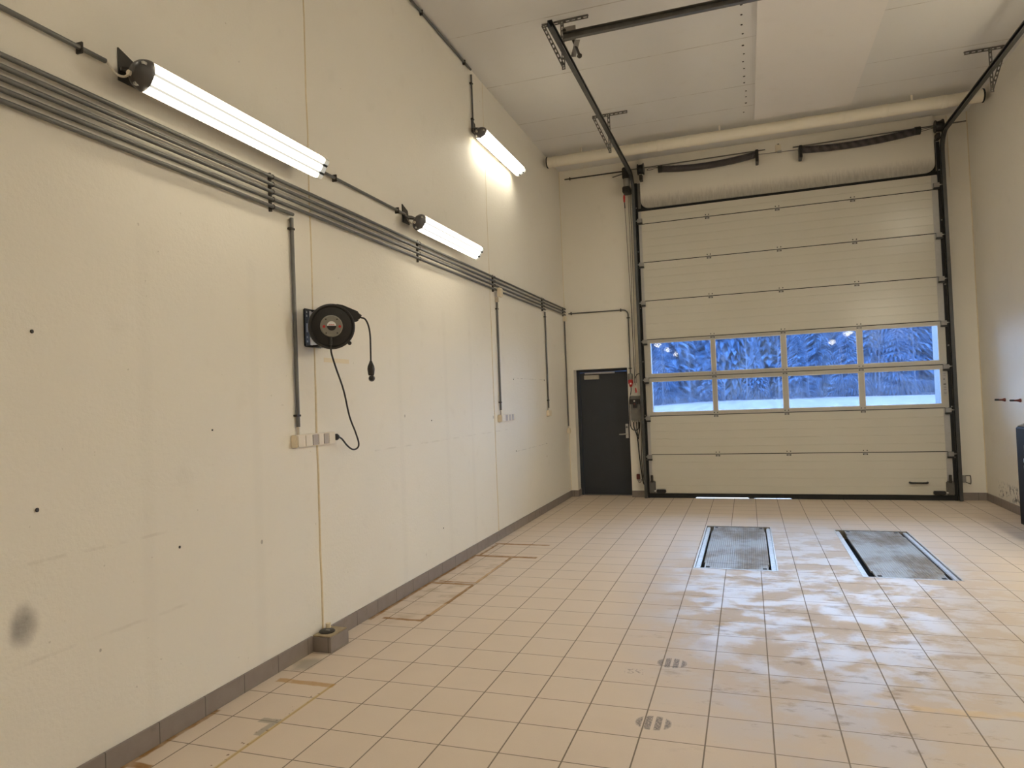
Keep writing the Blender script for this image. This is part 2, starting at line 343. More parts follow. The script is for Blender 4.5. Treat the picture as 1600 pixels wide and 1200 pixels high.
# pit cover: ribbed aluminium with brown wear
t = NT('ribbed_cover_metal'); v = t.obj(); x, y, z = t.sep(v)[:3]
rb = t.math('ABSOLUTE', t.math('SUBTRACT', t.math('FRACT', t.math('DIVIDE', x, 0.020)), 0.5))
wear = t.ramp(t.noise(t.vscale(v, (1, 0.6, 1)), 2.6, 6, 0.65), 0.40, 0.68)
c = t.mix(wear, (0.30, 0.28, 0.25), (0.19, 0.15, 0.105))
c = t.mix(t.ramp(t.noise(v, 3.3, 5, 0.7), 0.60, 0.76, 0, 0.6), c, (0.13, 0.12, 0.11))
c = t.mix(t.ramp(rb, 0.30, 0.46, 0.0, 0.4), c, (0.16, 0.15, 0.14))
t.bump(t.ramp(rb, 0.25, 0.45, 1.0, 0.0), 0.003, 0.9)
M['cover'] = t.set(c, t.math('ADD', 0.46, t.math('MULTIPLY', wear, 0.25)), 0.45)
M['edge'] = plain('worn_steel_edge', (0.42, 0.40, 0.37), 0.4, 0.6, 0.45, 25)
M['pit'] = plain('dark_pit', (0.012, 0.012, 0.012), 0.8)
M['plinth_top'] = plain('sandy_mortar', (0.34, 0.27, 0.17), 0.9, 0, 0.35, 30)

# lamp diffuser: twin tubes behind a prismatic cover
def glow_mat(name, power):
    t = NT(name); uv = t.node('ShaderNodeTexCoord').outputs['UV']; u_, v_ = t.sep(uv)[:2]
    ctr = t.math('ABSOLUTE', t.math('SUBTRACT', v_, 0.5))
    dip = t.math('SUBTRACT', 1.0, t.math('MULTIPLY', t.ramp(t.math('ABSOLUTE', t.math('SUBTRACT', ctr, 0.19)), 0.034, 0.072, 1.0, 0.0), 0.955))
    endd = t.ramp(u_, 0.950, 0.972, 1.0, 0.03); endn = t.ramp(u_, 0.0, 0.006, 0.5, 1.0)
    edge = t.ramp(ctr, 0.42, 0.5, 1.0, 0.35)
    stg = t.math('MULTIPLY', t.math('MULTIPLY', dip, edge), t.math('MULTIPLY', endd, endn))
    em = t.node('ShaderNodeEmission'); t.put(em.inputs['Color'], t.mix(t.ramp(ctr, 0.2, 0.5), LAMP_C, LAMP_E))
    t.put(em.inputs['Strength'], t.math('MULTIPLY', stg, power))
    t.t.links.new(em.outputs[0], t.out.inputs[0]); return t.m
LAMP_C, LAMP_E = (1.0, 0.945, 0.80), (1.0, 0.87, 0.62)
def glow_of(p):
    k = 'lamp_glow_%d' % round(p)
    if k not in M: M[k] = glow_mat(k, p)
    return M[k]

# hazy acrylic pane: clear, scattering veil of scratches, mirror gloss
t = NT('hazy_acrylic_pane'); v = t.obj()
tr = t.node('ShaderNodeBsdfTransparent'); tr.inputs[0].default_value = (0.93, 0.96, 1.0, 1)
tl = t.node('ShaderNodeBsdfTranslucent'); tl.inputs[0].default_value = (0.9, 0.93, 1.0, 1)
rf = t.node('ShaderNodeBsdfRefraction'); rf.inputs['Roughness'].default_value = 0.10; rf.inputs['IOR'].default_value = 1.03
gl = t.node('ShaderNodeBsdfGlossy'); gl.inputs['Roughness'].default_value = 0.025
scr = t.ramp(t.noise(t.vscale(v, (9, 1, 0.9)), 6.0, 5, 0.7), 0.56, 0.78, 0.0, 0.05)
cloud = t.ramp(t.noise(v, 2.2, 4), 0.35, 0.7, 0.004, 0.022)
dots = t.ramp(t.noise(v, 70, 1), 0.80, 0.84, 0.0, 0.12)
a = t.node('ShaderNodeMixShader'); a.inputs[0].default_value = 0.28; t.t.links.new(tr.outputs[0], a.inputs[1]); t.t.links.new(rf.outputs[0], a.inputs[2])
b = t.node('ShaderNodeMixShader'); t.put(b.inputs[0], t.math('ADD', t.math('ADD', scr, cloud), dots, clamp=True)); t.t.links.new(a.outputs[0], b.inputs[1]); t.t.links.new(tl.outputs[0], b.inputs[2])
c_ = t.node('ShaderNodeMixShader'); fr = t.node('ShaderNodeFresnel'); fr.inputs[0].default_value = 1.45
t.put(c_.inputs[0], fr.outputs[0]); t.t.links.new(b.outputs[0], c_.inputs[1]); t.t.links.new(gl.outputs[0], c_.inputs[2])
t.t.links.new(c_.outputs[0], t.out.inputs[0]); M['pane'] = t.m

XZ = lambda u, v, w: (u, w, v)
XY = lambda u, v, w: (u, v, w)
# ------------------------------------------------------------------ setting
PITL, PITR = (2.265, 3.003, 6.59, 8.705), (3.672, 4.418, 6.51, 8.63)
fl = MB().cells([-0.12, PITL[0], PITL[1], PITR[0], PITR[1], W + 0.12], [YF, PITR[2], PITL[2], PITR[3], PITL[3], D + 0.36], {(1, 2), (1, 3), (3, 1), (3, 2)}, -0.14, 0.0, XY)
struct(fl.build('floor', M['floor'], smooth=False))
struct(MB().box(-0.2, W + 0.2, YF, D + 0.36, H, H + 0.2).build('ceiling', M['ceil'], smooth=False))
CEIL = bpy.data.objects['ceiling']; CEIL['_w'] = [0, 0, 0]
for k, (hx, hy) in enumerate([(2.92, 7.02), (2.92, 7.21), (2.92, 7.41), (2.93, 7.6), (2.93, 7.86), (2.94, 8.06), (2.93, 8.25), (2.94, 8.43), (2.94, 8.64), (2.94, 8.82), (2.96, 9.07), (2.96, 9.25), (2.96, 9.45), (2.93, 9.75)]):
    MB().cyl((hx, hy, H - 0.004), (hx, hy, H), 0.011 if k % 4 else 0.014, 10).build('screw_hole', M['clip'], CEIL)
wl = struct(MB().box(-0.2, 0, YF, D + 0.36, 0, H).build('wall_left', M['wall_l'], smooth=False)); wl['_w'] = [0, 0, 0]
for y_, z_, r_ in ((2.054, 1.979, 0.0085), (2.06, 1.236, 0.009), (2.806, 0.924, 0.007), (3.057, 1.515, 0.005), (5.841, 1.457, 0.007), (8.272, 1.885, 0.008), (9.67, 1.895, 0.008), (8.268, 0.975, 0.008), (9.67, 0.97, 0.007), (9.66, 0.785, 0.006), (6.02, 0.42, 0.006)):
    MB().cyl((0, y_, z_), (0.005, y_ + 0.002, z_), r_, 10).build('wall_plug', M['clip'], wl)
struct(MB().box(W, W + 0.2, YF, D + 0.36, 0, H).build('wall_right', M['wall_r'], smooth=False))
struct(MB().box(-0.2, W + 0.2, YF - 0.2, YF, -0.14, H).build('wall_front', M['wall'], smooth=False))
OX0, OX1, OZ = 1.345, 5.39, 4.565
struct(MB().cells([0, 0.116, 1.0, OX0, OX1, W], [0, 2.078, OZ, H], {(1, 0), (3, 0), (3, 1)}, D, D + 0.35, XZ).build('wall_back', M['wall'], smooth=False))
struct(MB().cells([OX0 + 0.001, OX0 + 0.012, OX1 - 0.012, OX1 - 0.001], [-0.05, OZ - 0.012, OZ - 0.001], {(1, 0)}, D + 0.003, D + 0.355, XZ).build('trim_7', M['jamb'], smooth=False))  # thin lining added only to dim the gate reveal under the bright sky
struct(MB().box(0, 0.015, YF, 3.895, 0, 0.104).box(0, 0.015, 4.112, D, 0, 0.104).build('baseboard_left', M['base_y'], bevel=0.0015, smooth=False))
struct(MB().box(0.015, 0.128, D - 0.015, D, 0, 0.104).box(0.116, 0.128, D, D + 0.2, 0, 0.104).build('baseboard_back', M['base_x'], smooth=False))
struct(MB().box(1.0, 1.203, D - 0.015, D, 0, 0.104).build('baseboard_rear', M['base_x'], smooth=False))
struct(MB().box(5.54, W - 0.015, D - 0.015, D, 0, 0.104).build('baseboard_corner', M['base_x'], smooth=False))
struct(MB().box(W - 0.015, W, YF, D, 0, 0.104).build('baseboard_right', M['base_y'], smooth=False))
def seam(name, pts, r):
    return struct(MB().tube(pts, r, 8).build(name, M['caulk']))
seam('trim_1', [(0.0, 4.03 + 0.004 * math.sin(k * 2.1), 0.1 + k * 0.265) for k in range(21)], [0.009 if k < 7 else 0.006 for k in range(21)])
seam('trim_2', [(0.0, 7.535 + 0.003 * math.sin(k * 1.7), 0.1 + k * 0.265) for k in range(21)], [0.006 if k < 10 else 0.003 for k in range(21)])
seam('trim_3', [(0.0, D, 0.1), (0.0, D, H)], 0.006)
seam('trim_4', [(W, D, 0.1), (W, D, H)], 0.008)
seam('trim_5', [(5.62, D, 4.5), (5.61, D, 5.37)], 0.004)
# painted lintel pad over the gate, rounded lower corners
def rounded(x0, x1, z0, z1, r, n=8):
    p = [(x0 + r - r * math.sin(a * PI / 2 / n), z0 + r - r * math.cos(a * PI / 2 / n)) for a in range(n + 1)][::-1]
    q = [(x1 - r + r * math.sin(a * PI / 2 / n), z0 + r - r * math.cos(a * PI / 2 / n)) for a in range(n + 1)]
    return [(x0, z1)] + p + q + [(x1, z1)]
struct(MB().prism(rounded(1.335, 5.44, 4.588, H - 0.002, 0.13), (0, D - 0.040, 0), (1, 0, 0), (0, 0, 1), (0, 0.021, 0)).build('trim_6', M['lintel'], bevel=0.004))

# personnel door in the rear wall, set back in its reveal
d1 = thing('door_1', 'charcoal steel side door with lever handle left of the big gate', 'door', (0.56, D + 0.25, 0), None, 'structure')
FY = D + 0.20
fr = MB().cells([0.116, 0.165, 0.955, 1.0], [0.0, 2.035, 2.078], {(1, 0)}, FY, FY + 0.10, XZ).build('door_frame', M['door'], d1, smooth=False)
MB().box(0.168, 0.952, FY + 0.018, FY + 0.062, 0.012, 2.03).build('door_leaf', M['door'], d1, bevel=0.003)
MB().box(0.165, 0.955, FY - 0.02, FY + 0.1, 0.0, 0.010).build('threshold', M['galv_dark'], d1)
lf = bpy.data.objects['door_leaf']
MB().box(0.90, 0.945, FY + 0.006, FY + 0.017, 0.93, 1.165).build('handle_plate', M['steel'], lf, bevel=0.003)
MB().tube([(0.922, FY + 0.01, 1.0), (0.922, FY - 0.04, 1.0), (0.905, FY - 0.045, 1.0), (0.80, FY - 0.045, 0.995)], 0.010, 10).build('lever', M['steel'], lf)
MB().cyl((0.922, FY + 0.008, 1.11), (0.922, FY - 0.008, 1.11), 0.016).build('lock_cylinder', M['galv_dark'], lf)
MB().box(0.25, 0.50, FY - 0.03, FY + 0.017, 1.915, 1.985).build('closer_body', M['alu'], lf, bevel=0.004)
MB().box(0.26, 0.76, FY - 0.025, FY + 0.005, 2.002, 2.030).build('closer_rail', M['stile'], lf, bevel=0.002)

# ------------------------------------------------------------------ the sectional gate
GX0, GX1, GY = 1.29, 5.45, 10.97
J = [0.07, 0.678, 1.285, 1.887, 2.495, 3.11, 3.722, 4.338, 4.545]
g = thing('sectional_gate', 'tall cream sectional overhead gate with two glazed rows in the rear wall', 'gate', (3.37, GY, 0.0))
def panel_prism(z0, z1):
    poly = [(0.046, z0), (0.016, z0), (0.016, z0 + 0.005), (0.0, z0 + 0.006)]
    n = max(1, round((z1 - z0) / 0.122))
    for k in range(1, n):
        zc = z0 + (z1 - z0) * k / n
        poly += [(0.0, zc - 0.005), (0.0025, zc - 0.002), (0.0025, zc + 0.002), (0.0, zc + 0.005)]
    poly += [(0.0, z1 - 0.006), (0.016, z1 - 0.005), (0.016, z1), (0.046, z1)]
    return MB().prism(poly, (GX0, GY, 0), (0, 1, 0), (0, 0, 1), (GX1 - GX0, 0, 0))
GLX = [(1.386, 2.312), (2.372, 3.315), (3.384, 4.336), (4.405, 5.362)]
for i in range(8):
    z0, z1 = J[i], J[i + 1]
    if i in (2, 3):
        gz0, gz1 = (1.340, 1.829) if i == 2 else (1.944, 2.440)
        us = [GX0]
        for a_, b_ in GLX: us += [a_, b_]
        us += [GX1]
        gs = MB().cells(us, [z0 + 0.005, gz0, gz1, z1 - 0.005], {(k, 1) for k in (1, 3, 5, 7)}, GY, GY + 0.046, XZ).build('glazed_section', M['alu'], g, bevel=0.003, seg=1)
        for a_, b_ in GLX:
            MB().box(a_ - 0.004, b_ + 0.004, GY + 0.018, GY + 0.022, gz0 - 0.004, gz1 + 0.004).build('window_pane', M['pane'], gs, smooth=False)
            MB().cells([a_, a_ + 0.008, b_ - 0.008, b_], [gz0, gz0 + 0.008, gz1 - 0.008, gz1], {(1, 1)}, GY + 0.004, GY + 0.0175, XZ).build('pane_bead', M['white'], gs, smooth=False)
    else:
        p = panel_prism(z0, z1).build('panel', M['gate'], g, smooth=False)
        for a_, b_ in ((GX0, GX0 + 0.046), (GX1 - 0.075, GX1)):
            MB().box(a_, b_, GY - 0.003, GY + 0.001, z0 + 0.004, z1 - 0.004).build('end_stile', M['stile'], p)
for z in J[1:8]:
    MB().box(GX0 + 0.05, GX1 - 0.05, GY + 0.003, GY + 0.0155, z - 0.0045, z + 0.0045).build('joint_shade_strip', M['rubber'], g, smooth=False)  # black strip added in each joint so the gap reads as shade
def hinge(x, z):
    m = MB()
    m.box(x - 0.033, x + 0.033, GY - 0.004, GY, z - 0.036, z + 0.004)
    h_ = m.build('hinge', M['galv'], g, bevel=0.001, seg=1)
    MB().tube([(x - 0.030, GY - 0.006, z), (x + 0.030, GY - 0.006, z)], 0.0065, 8).build('hinge_pin', M['galv_dark'], h_)
    for sx in (-0.024, 0.024):
        for dz in (0.030, -0.026):
            MB().cyl((x + sx, GY - 0.008, z + dz), (x + sx, GY, z + dz), 0.008, 8).build('bolt', M['clip'], h_)
for z in J[1:8]:
    for x in (2.342, 3.352, 4.372): hinge(x, z)
def roller(sgn, z):
    x = GX0 + 0.022 if sgn < 0 else GX1 - 0.022
    b_ = MB().box(x - 0.036, x + 0.036, GY - 0.05, GY - 0.003, z - 0.062, z + 0.0).build('roller_bracket', M['galv'], g, bevel=0.004)
    MB().box(x - 0.038, x + 0.038, GY - 0.054, GY - 0.004, z - 0.088, z - 0.064).build('bracket_foot', M['black'], b_)
    ex = GX0 - 0.05 if sgn < 0 else GX1 + 0.05
    MB().cyl((x, GY - 0.028, z - 0.03), (ex, GY - 0.028, z - 0.03), 0.009, 10).build('roller_axle', M['steel'], b_)
for z in J[1:7] + [4.42]:
    for sg in (-1, 1): roller(sg, z)
n_ = 14
MB().prism([(GX0 - 0.0, 0.002), (1.98, 0.002), (2.0, 0.016), (2.75, 0.016), (2.77, 0.004), (2.83, 0.004), (2.85, 0.011), (3.35, 0.011), (3.37, 0.002), (GX1, 0.002), (GX1, 0.072), (GX0, 0.072)], (0, GY - 0.006, 0), (1, 0, 0), (0, 0, 1), (0, 0.05, 0)).build('bottom_seal', M['rubber'], g)
MB().box(GX0, GX1, D - 0.018, D - 0.001, 4.547, 4.75).build('top_seal', M['rubber'], g)
for sg in (-1, 1):
    x = GX0 + 0.045 if sg < 0 else GX1 - 0.045
    bb = MB().box(x - 0.05, x + 0.05, GY - 0.03, GY - 0.001, 0.075, 0.27).build('bottom_bracket', M['galv_dark'], g, bevel=0.012)
    MB().tube([(x, GY - 0.04, 0.25), (x, GY - 0.045, 0.36)], 0.018, 10).build('cable_anchor', M['clip'], bb)
    xa, xb = (x + 0.06, x + 0.21) if sg < 0 else (x - 0.21, x - 0.06)
    sl = MB().box(xa, xb, GY - 0.055, GY - 0.002, 0.085, 0.135).build('slack_switch', M['black'], g, bevel=0.008)
    MB().cyl(((xb if sg > 0 else xa), GY - 0.03, 0.11), ((xb + 0.03 if sg > 0 else xa - 0.03), GY - 0.03, 0.11), 0.012, 10).build('switch_knob', M['steel'], sl)
hp = catmull([(4.915, GY, 0.25), (4.925, GY - 0.035, 0.247), (4.96, GY - 0.045, 0.246), (5.09, GY - 0.045, 0.246), (5.125, GY - 0.035, 0.247), (5.135, GY, 0.25)])
MB().tube(hp, 0.014, 10).build('pull_handle', M['black'], g)
st = MB().box(5.385, 5.432, GY - 0.001, GY - 0.0002, 1.45, 1.78).build('sticker', M['stile'], g)
for k, z in enumerate((1.76, 1.735, 1.69, 1.685, 1.62, 1.58, 1.565, 1.54, 1.50, 1.485)):
    MB().box(5.392, 5.392 + (0.02 if k in (2, 3) else 0.032), GY - 0.0016, GY - 0.001, z - (0.012 if k in (2, 4) else 0.003), z).build('printed_line', M['clip'], st)

# ------------------------------------------------------------------ gate tracks, hangers, bumper rail
def sweep(m, path, prof, side):
    """prof in (across, out) swept along a planar path; side = across direction"""
    side = Vector(side); P = [Vector(p) for p in path]; n = len(prof); vs = []
    for i, p in enumerate(P):
        d = (P[min(i + 1, len(P) - 1)] - P[max(i - 1, 0)]).normalized(); o = side.cross(d).normalized()
        vs += [p + side * a + o * b for a, b in prof]
    fs = [(i * n + k, i * n + (k + 1) % n, (i + 1) * n + (k + 1) % n, (i + 1) * n + k) for i in range(len(P) - 1) for k in range(n)]
    fs += [tuple(range(n)), tuple((len(P) - 1) * n + k for k in range(n))]
    m.add(vs, fs); return m
CPROF = [(-0.022, 0.033), (0.022, 0.033), (0.022, 0.018), (0.019, 0.018), (0.019, 0.030), (-0.019, 0.030), (-0.019, -0.030), (0.019, -0.030), (0.019, -0.018), (0.022, -0.018), (0.022, -0.033), (-0.022, -0.033)]
def gate_track(sgn, label, xv, xe, zc, ze, yend):
    t_ = thing('gate_track', label, 'track', (xv, 10.92, 0.0))
    r = 0.26; path = [(xv, 10.92, 0.004), (xv, 10.92, zc - r)]
    for k in range(1, 9):
        a_ = k / 8 * PI / 2; path.append((xv, 10.92 - r + r * math.cos(a_), zc - r + r * math.sin(a_)))
    rail = MB(); sweep(rail, path, [(a_ * sgn, b_) for a_, b_ in CPROF], (-1, 0, 0)); rail.build('vertical_rail', M['rail'], t_)
    hz = MB(); sweep(hz, [(xv, 10.92 - r, zc), (xe, yend, ze)], [(a_ * sgn, b_) for a_, b_ in CPROF], (-1, 0, 0)); hz.build('horizontal_rail', M['rail'], t_)
    xa = (1.247, 1.288) if sgn < 0 else (5.452, 5.493)
    MB().box(xa[0], xa[1], 10.955, D - 0.001, 0.0, 5.0).build('mounting_angle', M['rubber'], t_)
    if sgn < 0: MB().box(1.29, 1.335, 10.99, D - 0.001, 4.6, 5.0).build('upper_plate', M['galv_dark'], t_)
    else: MB().box(5.445, 5.451, 10.96, D - 0.001, 4.6, 5.05).build('upper_plate', M['galv_dark'], t_)
    for z in (0.6, 1.3, 2.15, 3.0, 3.9, 4.6):
        MB().cyl(((xa[0] + xa[1]) / 2, 10.945, z), ((xa[0] + xa[1]) / 2, 10.955, z), 0.010, 8).build('bolt', M['galv'], t_)
    return t_
gate_track(-1, 'dark steel gate track beside the charcoal door, rising and running under the ceiling', 1.235, 1.262, 5.095, 5.02, 5.97)
gate_track(1, 'dark steel gate track near the right wall, rising and running under the ceiling', 5.516, 5.535, 5.095, 5.05, 3.6)

def slotted(m, p0, p1, w, th, side, pitch=0.055):
    """perforated strip: two edges joined by rungs, one closed surface"""
    p0, p1 = Vector(p0), Vector(p1); d = (p1 - p0); L_ = d.length; d.normalize(); n = max(2, int(L_ / pitch))
    a_ = Vector(side); a_ = (a_ - d * a_.dot(d)).normalized(); nn = d.cross(a_)
    us = [0.0]; holes = set(); i = 0
    for k in range(n):
        s0 = L_ * (k + 0.2) / n; s1 = L_ * (k + 0.8) / n; us += [s0, s1]; holes.add((2 * k + 1, 1))
    us.append(L_)
    m.cells(us, [-w / 2, -w * 0.2, w * 0.2, w / 2], holes, -th / 2, th / 2, lambda u, v, ww: p0 + d * u + a_ * v + nn * ww)
def hanger(label, y, xl, xr, xm, xd, zb):
    h_ = thing('ceiling_hanger', label, 'bracket', (xm, y, H), 'slotted ceiling hangers of the gate tracks')
    b_ = MB(); slotted(b_, (xl, y, H - 0.022), (xr, y, H - 0.022), 0.036, 0.004, (0, 0, 1)); b_.build('slotted_bar', M['galv_dark'], h_, smooth=False)
    MB().box(xl, xr, y - 0.003, y + 0.03, H - 0.004, H - 0.0005).build('top_flange', M['galv_dark'], h_)
    b_ = MB(); slotted(b_, (xm, y - 0.005, H - 0.005), (xm, y - 0.005, zb), 0.036, 0.004, (1, 0, 0)); b_.build('drop_leg', M['galv_dark'], h_, smooth=False)
    b_ = MB(); slotted(b_, (xd, y - 0.011, H - 0.02), (xm + (0.005 if xd < xm else -0.005), y - 0.011, zb + 0.02), 0.036, 0.004, (1, 0, 0)); b_.build('diagonal_leg', M['galv_dark'], h_, smooth=False)
    return h_
hanger('slotted steel hanger at the left track end, beside the grey cross rail', 6.6, 1.015, 1.49, 1.225, 1.03, 4.885)
hanger('slotted steel hanger midway along the left track, in front of the white duct', 9.03, 1.004, 1.473, 1.225, 1.02, 4.855)
hanger('slotted steel hanger on the right track near the right wall', 9.03, 5.315, 5.74, 5.565, 5.71, 4.875)

cr = thing('cross_rail', 'grey galvanised cross rail under the ceiling joining the two track ends', 'rail', (3.4, 6.3, 5.03))
sw = MB(); sweep(sw, [(1.30, 6.3, 5.055), (5.50, 6.3, 5.035)], [(-0.022, 0.033), (0.022, 0.033), (0.022, 0.030), (-0.019, 0.030), (-0.019, -0.030), (0.022, -0.030), (0.022, -0.033), (-0.022, -0.033)], (0, -1, 0)); sw.build('channel', M['galv_dark'], cr)
MB().box(1.288, 1.42, 6.327, 6.333, 5.02, 5.16).build('end_plate', M['galv'], cr, bevel=0.004)
MB().cyl((1.31, 6.318, 5.125), (1.31, 6.3265, 5.125), 0.017).build('plate_hole', M['clip'], cr)
MB().bar((1.43, 6.34, 5.015), (1.298, 6.72, 5.06), 0.05, 0.006).build('diagonal_brace', M['galv'], cr)
bu = thing('spring_buffer', 'dark rod buffer with ball tip on the left end of the cross rail', 'buffer', (1.375, 6.33, 5.0))
MB().tube([(1.375, 6.325, 5.07), (1.383, 6.60, 5.01)], 0.014, 12).build('rod', M['clip'], bu)
MB().lathe([(0.002, -0.026), (0.016, -0.021), (0.026, 0), (0.022, 0.014), (0.002, 0.026)], (1.384, 6.62, 5.005), (0.02, 1, -0.2), 14).build('ball_tip', M['clip'], bu)

# ------------------------------------------------------------------ torsion gear above the gate
SY, SZ = 10.86, 5.185
sh = thing('torsion_shaft', 'thin grey shaft above the gate carrying a dark cable drum at each end', 'shaft', (3.36, SY, SZ))
MB().tube([(1.12, SY, SZ + 0.01), (3.22, SY, SZ + 0.02)], 0.009, 10).build('shaft_rod', M['galv_dark'], sh)
MB().tube([(3.60, SY, SZ - 0.005), (5.80, SY, SZ + 0.015)], 0.009, 10).build('shaft_rod', M['galv_dark'], sh)
MB().tube([(3.10, SY - 0.01, SZ - 0.04), (3.72, SY - 0.01, SZ - 0.055)], 0.006, 8).build('lower_rod', M['galv'], sh)
for xa, xb in ((1.325, 1.425), (5.425, 5.525)):
    dr = MB().lathe([(0.02, 0), (0.085, 0.0), (0.085, 0.012), (0.068, 0.016), (0.072, 0.045), (0.078, (xb - xa) - 0.016), (0.092, (xb - xa) - 0.012), (0.092, xb - xa), (0.02, xb - xa)], (xa, SY, SZ - 0.005), (1, 0, 0), 24).build('cable_drum', M['black'], sh)
    MB().box(xa + 0.02, xb - 0.035, SY + 0.0, SY + 0.12, SZ - 0.17, SZ - 0.09).build('bearing_plate', M['clip'], dr)
def spring(label, x0, x1, z0, z1, sag, flip):
    s_ = thing('torsion_spring', label, 'spring', (x0, SY, z0))
    n = 150; pts = []; rs = []
    for k in range(n + 1):
        u = k / n; pts.append((x0 + (x1 - x0) * u, SY - 0.015, z0 + (z1 - z0) * u - sag * 4 * u * (1 - u))); rs.append(0.050 + (0.0025 if k % 2 else -0.0025))
    MB().tube(pts, rs, 16).build('coil', M['spring_plain' if flip else 'spring'], s_)
    xe = x1 if flip else x0
    MB().box(xe - 0.022, xe + 0.022, SY - 0.075, D - 0.0395, (z1 if flip else z0) - 0.125, (z1 if flip else z0) + 0.055).build('anchor_plate', M['black'], s_, bevel=0.005)
    xo = x0 if flip else x1
    MB().lathe([(0.02, 0), (0.056, 0.0), (0.056, 0.07), (0.02, 0.07)], (xo - 0.035, SY - 0.015, z0 if flip else z1), (1, 0, 0), 18).build('end_plug', M['black'], s_)
    return s_
spring('plain dark sagging torsion spring above the gate, on the side of the charcoal door', 1.68, 3.10, 5.135, 5.15, 0.055, True)
spring('diagonally banded dark sagging torsion spring above the gate, on the side of the right wall', 3.70, 5.21, 5.12, 5.155, 0.045, False)
for xs, (a_, b_) in (('left', (1.47, 1.64)), ('right', (5.24, 5.40))):
    ll = thing('shackle', 'small wire shackle between %s cable drum and spring' % ('the charcoal door side' if xs == 'left' else 'the right wall side'), 'shackle', (a_, SY, SZ - 0.03))
    MB().tube(catmull([(a_, SY - 0.02, SZ - 0.035), (a_ + 0.04, SY - 0.02, SZ - 0.018), (b_ - 0.04, SY - 0.02, SZ - 0.012), (b_, SY - 0.02, SZ - 0.022), (b_ - 0.04, SY - 0.02, SZ - 0.03), (a_ + 0.03, SY - 0.02, SZ - 0.045), (a_, SY - 0.02, SZ - 0.035)]), 0.004, 6).build('wire_loop', M['clip'], ll)
jb = thing('sensor_box', 'small square cream box on the wall between the two torsion springs', 'box', (3.405, D - 0.03, 5.20))
MB().box(3.365, 3.445, 10.95, D - 0.041, 5.19, 5.285).build('box_body', M['white_plastic'], jb, bevel=0.004)
MB().box(3.39, 3.45, 10.94, 10.95, 5.155, 5.19).build('box_foot', M['stile'], jb)
MB().lathe([(0.014, 0), (0.014, 0.012), (0.006, 0.02)], (3.41, 10.98, 5.285), (0, 0, 1), 12).build('gland', M['clip'], jb)

# motor operator left of the gate top
op = thing('gate_operator', 'black motor unit with silver cylinder at the top of the gate beside the left track', 'motor', (1.15, 10.86, 5.0))
MB().box(1.085, 1.195, 10.80, 10.99, 5.06, 5.235).build('gearbox', M['black'], op, bevel=0.012)
MB().cyl((1.145, 10.86, 5.06), (1.145, 10.86, 4.93), 0.052, 20).build('motor_cylinder', M['galv'], op)
MB().box(1.08, 1.20, 10.79, 10.98, 4.83, 4.928).build('limit_box', M['black'], op, bevel=0.012)
ax = thing('shaft_stub', 'short pale shaft stub sticking out left of the black motor unit', 'shaft', (1.0, 10.88, 5.14))
MB().cyl((0.92, 10.89, 5.125), (1.084, 10.87, 5.15), 0.009, 10).build('stub', M['galv_dark'], ax)
rc = thing('release_cord', 'thin cord with a red handle hanging from the black motor unit', 'cord', (1.09, 10.86, 4.83))
MB().tube([(1.095, 10.86, 4.83), (1.10, 10.865, 4.6), (1.125, 10.9, 3.2), (1.14, 10.9, 1.78)], 0.004, 6).build('cord', M['clip'], rc)
MB().lathe([(0.006, 0), (0.014, 0.01), (0.016, 0.08), (0.012, 0.11), (0.005, 0.12)], (1.096, 10.86, 4.69), (0, 0, 1), 12).build('red_handle', M['red'], rc)
MB().tube([(1.0975, 10.862, 4.695), (1.1005, 10.866, 4.60)], 0.0085, 8).build('cord_sleeve', M['black'], rc)
MB().lathe([(0.005, 0), (0.014, 0.01), (0.012, 0.07), (0.004, 0.085)], (1.150, 10.9, 1.66), (-0.1, 0, 1), 12).build('red_grip', M['red'], rc)
ch = thing('hand_chain', 'long grey loop of hand chain hanging beside the left gate track', 'chain', (1.165, 10.88, 4.83))
for xo in (1.150, 1.178):
    pts = []; rs = []
    for k in range(301):
        pts.append((xo + 0.006 * math.sin(k * 0.02) - 0.02 * k / 300, 10.93, 4.83 - (4.83 - 1.82) * k / 300)); rs.append(0.0055 if k % 2 else 0.003)
    MB().tube(pts, rs, 6).build('chain_strand', M['galv_dark'], ch)
cv = thing('cable_trunking', 'pale vertical cable trunking between the hand chain and the left track', 'trunking', (1.18, D, 1.9))
MB().box(1.155, 1.196, D - 0.03, D, 1.66, 4.82).build('trunking', M['duct'], cv, bevel=0.003)

# power plug, control box, cables between door and gate
cee = thing('power_plug', 'grey wall socket with red plug above the control box', 'plug', (1.055, 10.99, 1.85))
MB().lathe([(0.034, 0), (0.040, 0.01), (0.040, 0.085), (0.03, 0.10)], (1.055, 10.965, 1.875), (0.0, 0, 1), 18).build('socket_body', M['hubgrey'], cee)
MB().lathe([(0.012, 0), (0.022, 0.01), (0.030, 0.05), (0.038, 0.055), (0.038, 0.11), (0.030, 0.115)], (1.060, 10.962, 1.76), (-0.04, 0, 1), 18).build('red_plug', M['red'], cee)
MB().box(1.052, 1.076, 10.918, 10.925, 1.80, 1.825).build('plug_label', M['white'], cee)
MB().tube(catmull([(1.062, 10.962, 1.765), (1.058, 10.96, 1.68), (1.030, 10.955, 1.55), (1.028, 10.95, 1.35), (1.028, 10.95, 1.17), (1.055, 10.945, 1.09), (1.11, 10.94, 1.07), (1.155, 10.94, 1.10), (1.16, 10.94, 1.205)]), 0.0075, 8).build('plug_cable', M['black'], cee)
cb = thing('control_box', 'grey gate control box with black switch band beside the charcoal door', 'control box', (1.12, D, 1.4))
MB().box(1.04, 1.20, 10.955, D, 1.225, 1.612).build('enclosure', M['galv_dark'], cb, bevel=0.006)
